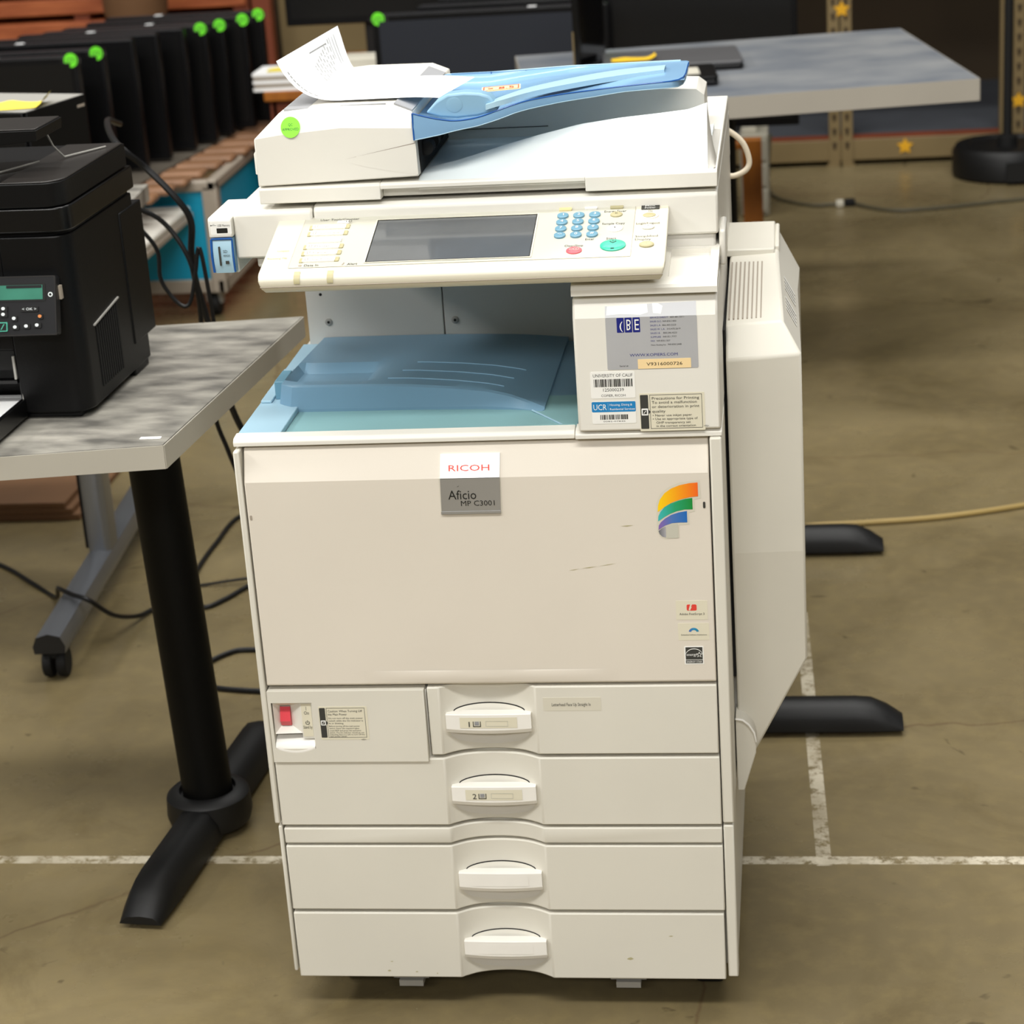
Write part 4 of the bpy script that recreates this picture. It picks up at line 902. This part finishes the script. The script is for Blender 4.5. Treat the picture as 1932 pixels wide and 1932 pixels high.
# ---------------------------------------------------------------- silver-legged table behind with a black desktop computer
ST = thing('table', 'table with a silver caster foot standing behind the printer', 'table', (-.965, 1.05, 0), math.radians(4))
m = MB(); m.box(-1.0, .095, .06, .82, .705, .738, M['lam']); m.build('table_top', ST, bevel=.001)
m = MB(); G = []
for i in range(11):
    y = -.0+.90*i/10
    G.append([(-.028, y, .058), (-.030, y, .072), (-.022, y, .090), (0, y, .096), (.022, y, .090), (.030, y, .072), (.028, y, .058)])
m.grid(G, M['sgrey']); m.grid([[g[0], g[6]] for g in G], M['sgrey']); m.add(G[0], [list(range(7))], M['pgrey']); m.add(G[-1], [list(range(7))], M['pgrey']); m.build('foot', ST, smooth=50)
m = MB(); m.prism(rrect(-.024, .022, .42, .50, .015), 'z', .090, .706, M['sgrey']); m.box(-.030, -.020, .435, .485, .095, .70, M['mon']); m.build('leg', ST, smooth=50)
for y in (.045, .855):
    m = MB()
    for s_ in (-1, 1): m.lathe([(.010, -.009), (.026, -.009), (.028, -.004), (.028, .004), (.026, .009), (.010, .009)], (s_*.013, y-.01, .028), M['dark'], 20, 'x')
    m.lathe([(.008, .050), (.008, .062)], (0, y, 0), M['dark'], 12); m.box(-.016, .016, y-.028, y+.012, .040, .054, M['dark']); m.build('caster', ST, bevel=.002)
CP = thing('desktop_computer', 'black desktop computer with a yellow note lying on top', 'computer', (-.933, 1.235, .7382), math.radians(-17))
m = MB(); m.box(-.36, 0, 0, .176, .004, .262, M['pblk']); m.box(-.36, -.006, -.006, 0, .004, .262, M['pblk2']); 
for x in (-.33, -.03):
    for y in (.02, .15): m.box(x-.012, x+.012, y-.01, y+.01, 0, .005, M['dark'])
m.build('case', CP, bevel=.002)
m = MB(); m.box(-.36, -.001, -.004, .175, .2620, .2628, M['steel']); m.build('top_panel', CP)
m = MB(); 
for y, z in ((.035, .232), (.150, .242)): m.box(-.0002, .0008, y, y+.022, z, z+.005, M['tan'])
m.build('side_clip', CP)
def note(name, loc, rz, w, d, mt, label, lift=.018):
    m = MB(); G = []
    for i in range(13):
        u = i/12; G.append([(w*(u-.5), d*(v/6-.5), .001+lift*max(0, (u-.78)/.22)**2+.35*lift*max(0, .5-abs(u-.3))**2*4*(v/6)**2) for v in range(7)])
    m.grid(G, mt); o = m.build(name, None, loc, fix=False, smooth=60); o.rotation_euler = (0, 0, rz); return tag(o, label, 'note')
note('sticky_note', (-.965, 1.292, 1.0015), .15, .105, .070, M['sticky'], 'crumpled pale yellow note on top of the black desktop computer')

# cables of the left table
def cable(name, pts, r, mt, label, cat='cable', n=6, k=8):
    m = MB(); m.tube(spline(pts, n), r, mt, k); return tag(m.build(name), label, cat)
cable('power_cable', [(-.812, 1.37, .950), (-.780, 1.20, .985), (-.662, .86, 1.008), (-.620, .86, .968), (-.576, .86, .917), (-.560, .87, .878), (-.568, .88, .826), (-.569, .89, .775), (-.562, .90, .720), (-.548, .90, .620), (-.532, .90, .545), (-.50, .92, .44), (-.47, .95, .25), (-.46, 1.0, .02), (-.46, 1.10, .006)], .0055, M['cable'], 'thick black cable dropping from the desktop computer past the table edge')
cable('usb_cable', [(-.585, .610, .905), (-.640, .80, .915), (-.605, .85, .888), (-.569, .855, .830), (-.560, .862, .760), (-.566, .88, .66), (-.566, .90, .545), (-.551, .90, .486), (-.530, .90, .40), (-.51, .92, .20), (-.50, 1.0, .006), (-.50, 1.12, .006)], .0040, M['cable'], 'black cable arching out behind the printer and down behind the table')
cable('network_cable', [(-.590, .620, .893), (-.650, .82, .900), (-.628, .84, .868), (-.612, .845, .836), (-.612, .845, .790), (-.588, .845, .752), (-.570, .846, .752), (-.556, .848, .80), (-.545, .848, .84), (-.538, .85, .76), (-.530, .86, .60), (-.49, .90, .40), (-.46, .96, .10), (-.44, 1.02, .006)], .0034, M['cable'], 'thin black cable with a hanging loop behind the printer')
cable('floor_cable', [(-1.45, 1.75, .005), (-1.268, 1.629, .005), (-1.164, 1.523, .006), (-1.087, 1.440, .008), (-1.035, 1.32, .075), (-1.005, 1.255, .100), (-.970, 1.220, .103), (-.935, 1.205, .098), (-.905, 1.245, .050), (-.885, 1.330, .012), (-.865, 1.385, .005), (-.80, 1.43, .005)], .0045, M['cable'], 'black cable crossing the silver table foot on the floor')
cable('floor_cable', [(-.48, 2.02, .005), (-.70, 2.00, .005), (-.815, 1.90, .005), (-.832, 1.74, .005), (-.834, 1.58, .005), (-.815, 1.45, .005), (-.771, 1.385, .005), (-.735, 1.43, .005), (-.69, 1.51, .005), (-.58, 1.56, .005)], .0050, M['cable'], 'black cable curving on the floor behind the black column, its ends behind the copier')
cable('floor_cable', [(-.86, 1.49, .004), (-.811, 1.500, .004), (-.70, 1.512, .014), (-.60, 1.53, .012), (-.52, 1.52, .004)], .003, M['cable'], 'thin straight grey black cable on the floor between column and copier')
cable('floor_cable', [(-.50, 1.165, .005), (-.629, 1.179, .005), (-.668, 1.165, .005), (-.700, 1.11, .005), (-.700, 1.05, .005), (-.659, 1.015, .005), (-.577, .998, .005), (-.48, .99, .005)], .0050, M['cable'], 'black cable looping on the floor low between the column and the copier')

# ---------------------------------------------------------------- table on the right with laptops
RT = thing('table', 'grey blue marbled table with a pale edge behind the copier holding the laptops', 'table', (.805, 2.681, 0), math.radians(9.5))
m = MB(); m.box(-1.02, -.002, .002, .853, .692, .7400, M['lamblue']); m.build('table_top', RT)
m = MB(); m.box(-1.022, 0, 0, .0022, .690, .7398, M['edge_g']); m.box(-.0022, 0, 0, .855, .690, .7398, M['edge_g']); m.box(-1.022, 0, .8528, .855, .690, .7398, M['edge_g']); m.box(-1.022, -1.0195, 0, .855, .690, .7398, M['edge_g']); m.build('edge_band', RT)
m = tee_base(RT, .62, .055, .07); m.build('foot', RT, (-.545, .44, 0), smooth=50)
m = MB(); m.lathe([(.042, .04), (.042, .695)], (-.545, .44, 0), M['blk'], 28); m.build('column', RT, smooth=40)
m = MB(); m.box(-.66, -.25, .25, .30, .660, .692, M['blk']); m.box(-.66, -.43, .25, .62, .668, .692, M['blk']); m.box(-.50, -.26, .244, .252, .668, .676, M['mon']); m.build('bracket', RT)
def laptop(loc, rz, w, d, label, top):
    t = thing('laptop', label, 'laptop', loc, rz)
    m = MB(); m.prism(rrect(-w/2, w/2, -d/2, d/2, .012), 'z', .003, .014, M['lapd']); m.box(-w*.4, w*.4, -d*.4, d*.4, 0, .004, M['dark']); m.build('base', t, bevel=.002)
    m = MB(); m.prism(rrect(-w/2, w/2, -d/2, d/2, .012), 'z', .0150, .0225, M[top]); m.build('lid', t, bevel=.002)
    m = MB(); m.box(-w*.3, w*.3, d/2-.004, d/2+.004, .008, .018, M['dark']); m.build('hinge', t)
    return t
laptop((.082, 3.075, .7401), .10, .34, .25, 'closed grey laptop with an amber note on its lid', 'lap')
l2 = laptop((.035, 2.825, .7401), .10, .33, .20, 'closed dark laptop with a pale patch on its lid, nearest the table front edge', 'mon')
m = MB(); m.box(.03, .125, -.05, .05, .0226, .0230, M['wht']); m.build('lid_patch', l2)
note('sticky_note', (-.010, 3.050, .7628), .12, .11, .05, M['stickyo'], 'amber note stuck on the closed grey laptop', .010)
TB = thing('tablet', 'glossy black tablet standing on edge at the far side of the right table', 'tablet', (-.125, 3.13, .7401), math.radians(-14))
m = MB(); m.prism(rrect(-.10, .10, 0, .262, .01), 'x', -.008, .008, M['pblk2']); m.build('case', TB, bevel=.002)
m = MB(); m.box(.0080, .0086, -.085, .085, .02, .245, M['lcdg']); m.build('screen', TB)
m = MB(); m.box(-.0090, -.0055, -.1015, -.0995, .0, .10, M['beige']); m.box(-.030, .022, -.03, .04, 0, .006, M['dark']); m.build('stand', TB)

# ---------------------------------------------------------------- folded table behind the copier: only its feet show
FT_ = thing('folded_table', 'folded black table behind the copier with two black T feet sticking out to the right', 'table', (.235, .84, 0), 0)
for y in (0, .795):
    m = tee_base(FT_, .61, .055, .066); o = m.build('foot', FT_, (0, y, 0), smooth=50); o.rotation_euler = (0, 0, PI/2)
    m = MB(); m.lathe([(.032, .045), (.032, .66)], (0, y, 0), M['blk'], 20); m.build('column', FT_, smooth=40)
m = MB(); m.box(-.05, -.034, -.06, .86, .10, .66, M['lam']); m.build('folded_top', FT_, bevel=.002)
m = MB(); m.box(-.034, .0, -.02, .82, .60, .64, M['blk']); m.build('rail', FT_)

# ---------------------------------------------------------------- cords on the floor at the right
cable('tan_cable', [(.30, 1.71, .006), (.39, 1.762, .006), (.50, 1.775, .006), (.66, 1.80, .006), (.835, 1.86, .006), (1.05, 1.96, .006)], .0058, M['cord'], 'tan cord crossing the floor beyond the far black foot')
PCb = thing('extension_lead', 'thin grey cord with a plug connector lying on the floor before the rack', 'cord', (.53, 4.72, 0))
L0 = Vector((.53, 4.72, 0))
m = MB(); m.tube([p-L0 for p in spline([(.300, 4.97, .20), (.292, 4.95, .12), (.290, 4.92, .03), (.315, 4.86, .007), (.370, 4.78, .006), (.440, 4.72, .006), (.515, 4.71, .010)], 6)], .0055, M['cordg'], 8); m.tube([p-L0 for p in spline([(.565, 4.72, .010), (.62, 4.66, .006), (.70, 4.60, .006), (.85, 4.62, .006), (1.05, 4.68, .006), (1.3, 4.74, .006)], 6)], .0065, M['cordg'], 8); m.build('cord', PCb)
m = MB(); m.box(-.012, .012, -.014, .012, .002, .022, M['wht']); m.build('socket', PCb, (-.008, -.008, 0), bevel=.003)
m = MB(); m.box(-.016, .020, -.014, .014, .001, .024, M['dark']); m.build('plug', PCb, (.022, -.002, 0), bevel=.004)

# ---------------------------------------------------------------- cyan cart with slatted top and its row of monitors
CA = thing('cart', 'cyan panelled cart with a slatted wooden top carrying the row of black monitors', 'cart', (-1.245, 3.56, 0), 0)
CW, CD = 1.55, 1.0
for x in (-.022, -.66, -CW+.022):
    for y in (.022, CD-.022):
        m = MB(); m.box(x-.022, x+.022, y-.022, y+.022, .075, .385, M['tan']); m.build('post', CA, bevel=.004)
for a in ((-CW, 0, 0, .03), (-CW, 0, CD-.03, CD)):
    m = MB(); m.box(a[0], a[1], a[2]+.004, a[3]-.004, .075, .115, M['tan']); m.build('lower_rail', CA, bevel=.004)
    m = MB(); m.box(a[0], a[1], a[2], a[3], .370, .402, M['tan']); m.build('upper_rail', CA, bevel=.006)
for x in (-.03, -CW):
    m = MB(); m.box(x, x+.03, 0, CD, .372, .404, M['tan']); m.build('upper_rail', CA, bevel=.006)
    m = MB(); m.box(x+.004, x+.026, 0, CD, .075, .115, M['tan']); m.build('lower_rail', CA, bevel=.004)
m = MB(); m.box(-CW+.03, -.04, .012, .020, .115, .372, M['cyan']); m.build('front_panel', CA)
m = MB(); m.box(-.020, -.012, .04, CD-.04, .115, .372, M['cyan']); m.build('side_panel', CA)
for k in range(-4, 9):
    m = MB(); y = .02+.108*k; xe = min(.045, -.115+.018*(k+4)); m.box(-CW+.01, xe, y, y+.084, .402, .424, M['slat']); m.build('slat', CA, bevel=.010)
for x in (-.75, -.25):
    m = MB(); m.box(x, x+.04, -.46, .02, .372, .4015, M['tan']); m.build('bearer', CA)
for x in (-.05, -CW+.05):
    for y in (.05, CD-.10):
        m = MB(); m.lathe([(.010, -.014), (.034, -.014), (.036, -.008), (.036, .008), (.034, .014), (.010, .014)], (x, y, .036), M['dark'], 20, 'x'); m.prism([(y-.03, .076), (y+.03, .076), (y+.012, .036), (y-.012, .036)], 'x', x-.022, x-.015, M['steel']); m.prism([(y-.03, .076), (y+.03, .076), (y+.012, .036), (y-.012, .036)], 'x', x+.015, x+.022, M['steel']); m.build('caster', CA)
m = MB(); m.box(-.70, -.075, -.68, -.02, .318, .338, M['wtop']); m.build('drop_shelf', CA, bevel=.006, label='white fold-out shelf')
m = MB(); m.box(-.70, -.073, -.682, -.002, .296, .316, M['tan']); m.build('shelf_frame', CA, bevel=.004)
m = MB(); m.prism([(-1.5, -.40), (-.215, -.40), (-.035, .97), (-1.5, .97)], 'z', .424, .4285, M['sheet']); m.build('top_sheet', CA)

MW, MH = .50, .365
def monitor_thing(name, loc, rz, label, group=None, w=MW, h=MH, scr='lcdblk', sticker=None, tlabel=None, stand=0.):
    """origin at the foot under the panel's middle; the screen faces -y"""
    t = thing(name, label, 'monitor', loc, rz, group)
    m = MB(); m.box(-w/2, w/2, 0, .034, stand+.008, stand+h, M['mon']); m.box(-w*.36, w*.36, .034, .052, stand+.05, stand+h*.8, M['mon']); m.build('housing', t, bevel=.004)
    m = MB(); m.box(-w/2+.018, w/2-.018, -.0012, .001, stand+.030, stand+h-.018, M[scr]); m.build('screen', t)
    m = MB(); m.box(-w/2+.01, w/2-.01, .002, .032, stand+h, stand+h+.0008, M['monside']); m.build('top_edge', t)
    m = MB(); m.box(-.10, .10, -.018, .062, 0, .010, M['dark'])
    if stand: m.box(-.035, .035, .020, .050, .008, stand+.10, M['dark'])
    m.build('stand', t, bevel=.002)
    if sticker is not None:
        m = MB(); m.fdisc(FY(-.0002), sticker, stand+h-.010, .0185, .0185, 0, .0008, M['qcfar'], 28); m.ftext(FY(-.0012), '\\u2713', sticker, stand+h-.018, .02, M['text'], .0001, 'c'); m.build('sticker', t, label='round green sticker')
    if tlabel is not None:
        m = MB(); m.box(tlabel-.012, tlabel+.012, .006, .026, stand+h+.0008, stand+h+.0016, M['paper']); m.build('inventory_label', t)
    return t
rowx = [(-1.485, 3.215), (-1.470, 3.40), (-1.445, 3.60), (-1.413, 3.735), (-1.373, 3.872), (-1.336, 3.985), (-1.312, 4.100), (-1.266, 4.195), (-1.235, 4.290)]
stk = {0: .235, 1: .232, 5: .235, 6: .240, 7: .242, 8: .238}
ordn = ['nearest black monitor of the row, at the lower left with a green corner sticker', 'second black monitor of the row, its green sticker right of the nearest sticker', 'third black monitor of the row, without any green sticker', 'fourth black monitor of the row, behind the third one', 'fifth black monitor, in the middle of the row on the cyan cart',
        'sixth black monitor of the row, left of two close green stickers', 'seventh black monitor of the row, right of two close green stickers', 'eighth black monitor of the row, last but one with a green sticker', 'last black monitor at the far right end of the row']
for i, (x, y) in enumerate(rowx):
    zz = .4285
    monitor_thing('monitor', (x-MW/2, y-.01, zz), 0, ordn[i], 'black monitors lined up on the cyan cart', sticker=stk.get(i), tlabel=(.02-.05*(i % 3)) if i % 2 == 0 else None, h=(.817, .806, .802, .796, .789, .781, .774, .775, .776)[i]-zz, scr='lcdblk')

# ---------------------------------------------------------------- monitors behind the right table
BN = thing('bench', 'low orange wooden bench behind the right table, one leg showing beside the copier', 'bench', (-.30, 3.80, 0), 0)
m = MB(); m.box(-.40, .44, -.10, .56, .395, .425, M['wood']); m.box(.44, .51, -.085, -.060, .397, .417, M['wood']); m.build('bench_top', BN, bevel=.003)
for x, zt_ in ((-.37, .3945), (.524, .425)):
    for y in ((-.075, .53) if x < 0 else (-.075,)):
        m = MB(); m.box(x-.031, x+.0235, y-.023, y+.023, 0, zt_, M['wood']); m.build('leg', BN, bevel=.002)
m = MB(); m.box(.38, .425, .505, .55, 0, .3945, M['wood']); m.build('leg', BN, bevel=.002)
BN.location.x += .041
for i, (x0, y, lab, st, tl) in enumerate(((-.800, 3.80, 'large monitor with a blank navy screen and green corner sticker above the copier', -.318, .12), (-.690, 3.92, 'monitor standing close behind the large navy screened monitor', None, None), (-.645, 4.03, 'monitor third from the front behind the large navy screen, with a green sticker', None, None), (-.575, 4.14, 'rearmost monitor of the pack behind the large navy screen', None, .10))):
    t = monitor_thing('monitor', (x0+.335, y, .425), math.radians(1.2), lab, 'monitors packed on the wooden bench', w=.67, h=.382+.004*i, scr='lcdoff', sticker=st, tlabel=tl)
    if i == 2:
        m = MB(); m.box(-.245, -.205, .004, .030, .3915, .3925, M['qcfar']); m.build('sticker', t)
monitor_thing('monitor', (.128, 3.86, .425), 0, 'wide black screened monitor right of the tablet, behind the laptops', None, w=.535, h=.43, scr='lcdblk', sticker=-.258)

# ---------------------------------------------------------------- wooden desk further left with paper stacks and a monitor
DK = thing('desk', 'wooden desk with an orange top edge behind the row of monitors', 'desk', (-1.08, 4.05, 0), 0)
m = MB(); m.box(-.12, .40, 0, .75, .535, .565, M['wood']); m.build('desk_top', DK, bevel=.004)
m = MB(); m.box(-.10, .38, .03, .05, .03, .535, M['rust']); m.build('front_panel', DK)
for x in (-.11, .37):
    m = MB(); m.box(x, x+.02, .03, .73, 0, .535, M['rust']); m.build('side_panel', DK)
for i, (x, y, z, w, d, h, lab) in enumerate(((-1.13, 4.13, .565, .20, .15, .055, 'stack of white papers at the left end of the wooden desk'), (-.90, 4.13, .565, .15, .16, .035, 'flat grey and white paper stack on the wooden desk beside the large monitor'))):
    m = MB()
    for k in range(5): m.box(-w/2+.004*(k % 2), w/2-.003*(k % 3), -d/2, d/2, h*k/5+(.0006 if k else 0), h*(k+1)/5, M['paper'] if k % 2 == 0 else M['tan'])
    tag(m.build('paper_stack', None, (x, y, z), bevel=.001), lab, 'paper')
m = MB(); m.box(-.055, .055, -.06, .05, 0, .05, M['wht']); tag(m.build('paper_block', None, (-.905, 4.13, .600), bevel=.004), 'small pale block on the grey paper stack beside the large monitor', 'box')
note('sticky_note', (-1.145, 4.10, .621), .1, .09, .06, M['sticky'], 'yellow note on the white paper stack of the wooden desk', .012)
monitor_thing('monitor', (-.91, 4.40, .565), math.radians(-1.5), 'black monitor on a stand on the wooden desk, above the curled sheet', None, w=.56, h=.34, scr='lcdblk', stand=.135)

# ---------------------------------------------------------------- far left: boards, upright, lamp
BD = thing('board_stack', 'copper brown slatted boards stacked against the back at the far left', 'boards', (-2.3, 5.75, 0), 0)
for k in range(14):
    m = MB(); z = .02+.085*k; o_ = .02*((k*7) % 5)/5; m.box(-.95+o_, .66-o_*.5, 0+.01*(k % 2), .40, z, z+.060, M['copper']); m.build('board', BD, bevel=.006)
for x in (-.94, -.02, .60):
    m = MB(); m.box(x, x+.06, .02, .38, 0, 1.205, M['rust']); m.build('spacer', BD)
RU = thing('upright', 'rust red steel upright right of the copper boards', 'post', (-1.575, 5.72, 0))
m = MB(); m.box(-.035, .035, -.03, .03, 0, 1.5, M['rust']); m.box(-.06, .06, -.06, .06, 0, .01, M['rust']); m.build('post', RU, bevel=.003)
m = MB(); m.fdisc(FY(-.031), .0, .40, .010, .010, 0, .002, M['star'], 12); m.build('tag', RU)
m = MB(); m.box(-.10, .28, 0, .03, 0, 1.5, M['beige']); tag(m.build('panel', None, (-1.44, 5.82, 0)), 'tan upright board between the rust post and the desk monitor', 'panel')
LP = thing('floor_lamp', 'tan drum shade with a white lower rim above the row of monitors', 'lamp', (-1.965, 5.40, 0))
m = MB(); m.lathe([(.085, .600), (.115, .66), (.130, .95), (.125, .95), (.110, .66), (.08, .604)], (0, 0, 0), M['card'], 32); m.build('shade', LP, smooth=40)
m = MB(); m.lathe([(.060, .575), (.092, .580), (.095, .600), (.060, .602)], (0, 0, 0), M['wht'], 32); m.build('rim', LP, smooth=40)
m = MB(); m.lathe([(.012, .015), (.012, .95)], (0, 0, 0), M['dark'], 12); m.build('pole', LP, smooth=40)
m = MB(); m.lathe([(.14, 0), (.14, .012), (.02, .02)], (0, 0, 0), M['dark'], 28); m.build('base', LP)

# ---------------------------------------------------------------- right background: storage rack and parasol base
RK = thing('storage_rack', 'beige steel pallet rack with slate blue lower deck and dark contents', 'rack', (.26, 5.36, 0), 0)
def upright(x, w=.038):
    m = MB(); m.box(x, x+w, 0, .05, 0, 2.4, M['beige'])
    m.box(x-.008, x+w+.008, -.004, .054, 0, .008, M['beige'])
    for k in range(22): m.fprism(FY(0), [(x+w*.38, .06+.05*k), (x+w*.62, .06+.05*k), (x+w*.70, .085+.05*k), (x+w*.30, .085+.05*k)], 0, .0006, M['brownwall'])
    m.build('upright', RK, bevel=.002)
for x in (-1.2, .240, .284, .830, .874): upright(x)
m = MB(); m.box(-1.16, 1.8, .006, .046, .018, .094, M['beige']); m.build('beam', RK, bevel=.003)
m = MB(); m.box(-1.16, 1.8, .008, .050, .0945, .103, M['rust']); m.build('beam_lip', RK)
m = MB(); m.box(-1.16, 1.8, .052, 1.05, .090, .105, M['slate']); m.build('deck', RK)
m = MB(); m.box(-1.2, 1.8, 1.05, 1.07, .0, 2.4, M['brownwall']); m.build('back_panel', RK)
m = MB(); m.box(-1.16, 1.8, .03, 1.05, 1.10, 1.16, M['brownwall']); m.build('shade_deck', RK)  # unseen deck added to keep light out of the rack interior
for x, z, y in ((.289, .548, -.0022), (.504, .062, .003), (.893, .207, -.0022)):
    m = MB(); m.fprism(FY(y), star_pts(x, z, .030, .5), 0, .0012, M['star']); m.build('star_sticker', RK, label='yellow star sticker')
PB = thing('parasol_base', 'heavy round black base with a black pole at the right edge before the rack', 'base', (1.095, 5.13, 0))
m = MB(); m.lathe([(.175, 0), (.185, .010), (.185, .085), (.172, .105), (.130, .108), (.125, .100), (.055, .100)], (0, 0, 0), M['blkfoot'], 40); m.box(-.02, .16, -.205, -.15, .012, .075, M['blkfoot']); m.build('weight', PB, smooth=40)
m = MB(); m.lathe([(.035, .10), (.035, .13), (.016, .135), (.016, 1.9)], (0, 0, 0), M['dark'], 16); m.build('pole', PB, smooth=40)
WR = thing('drawer_tower', 'small white plastic drawer tower standing behind the orange bench leg', 'drawers', (.252, 4.62, 0))
m = MB(); m.box(-.048, .042, 0, .25, .004, .262, M['wht2']); m.box(-.042, .036, .01, .24, 0, .005, M['dark']); m.build('case', WR, bevel=.004)
for z in (.016, .098, .180):
    m = MB(); m.box(-.042, .036, -.006, .002, z, z+.072, M['wht2']); m.build('drawer', WR, bevel=.003)
m = MB(); m.box(-.040, .006, 0, .12, 0, .022, M['wht']); m.box(-.040, .006, 0, .12, .024, .046, M['tan']); m.box(-.040, .006, 0, .12, .048, .085, M['wht']); tag(m.build('plastic_box', None, (.252, 4.66, .2625), bevel=.003), 'stack of cream plastic trays on the white drawer tower behind the orange leg', 'box')
m = MB()
for k in range(3): m.box(-.35+.01*k, .25-.015*k, 0, .55, .014*k+(.0005 if k else 0), .014*(k+1), M['card'])
tag(m.build('cardboard_sheets', None, (-1.43, 1.90, 0), bevel=.002), 'flattened brown cardboard sheets on the floor under the grey table', 'cardboard')
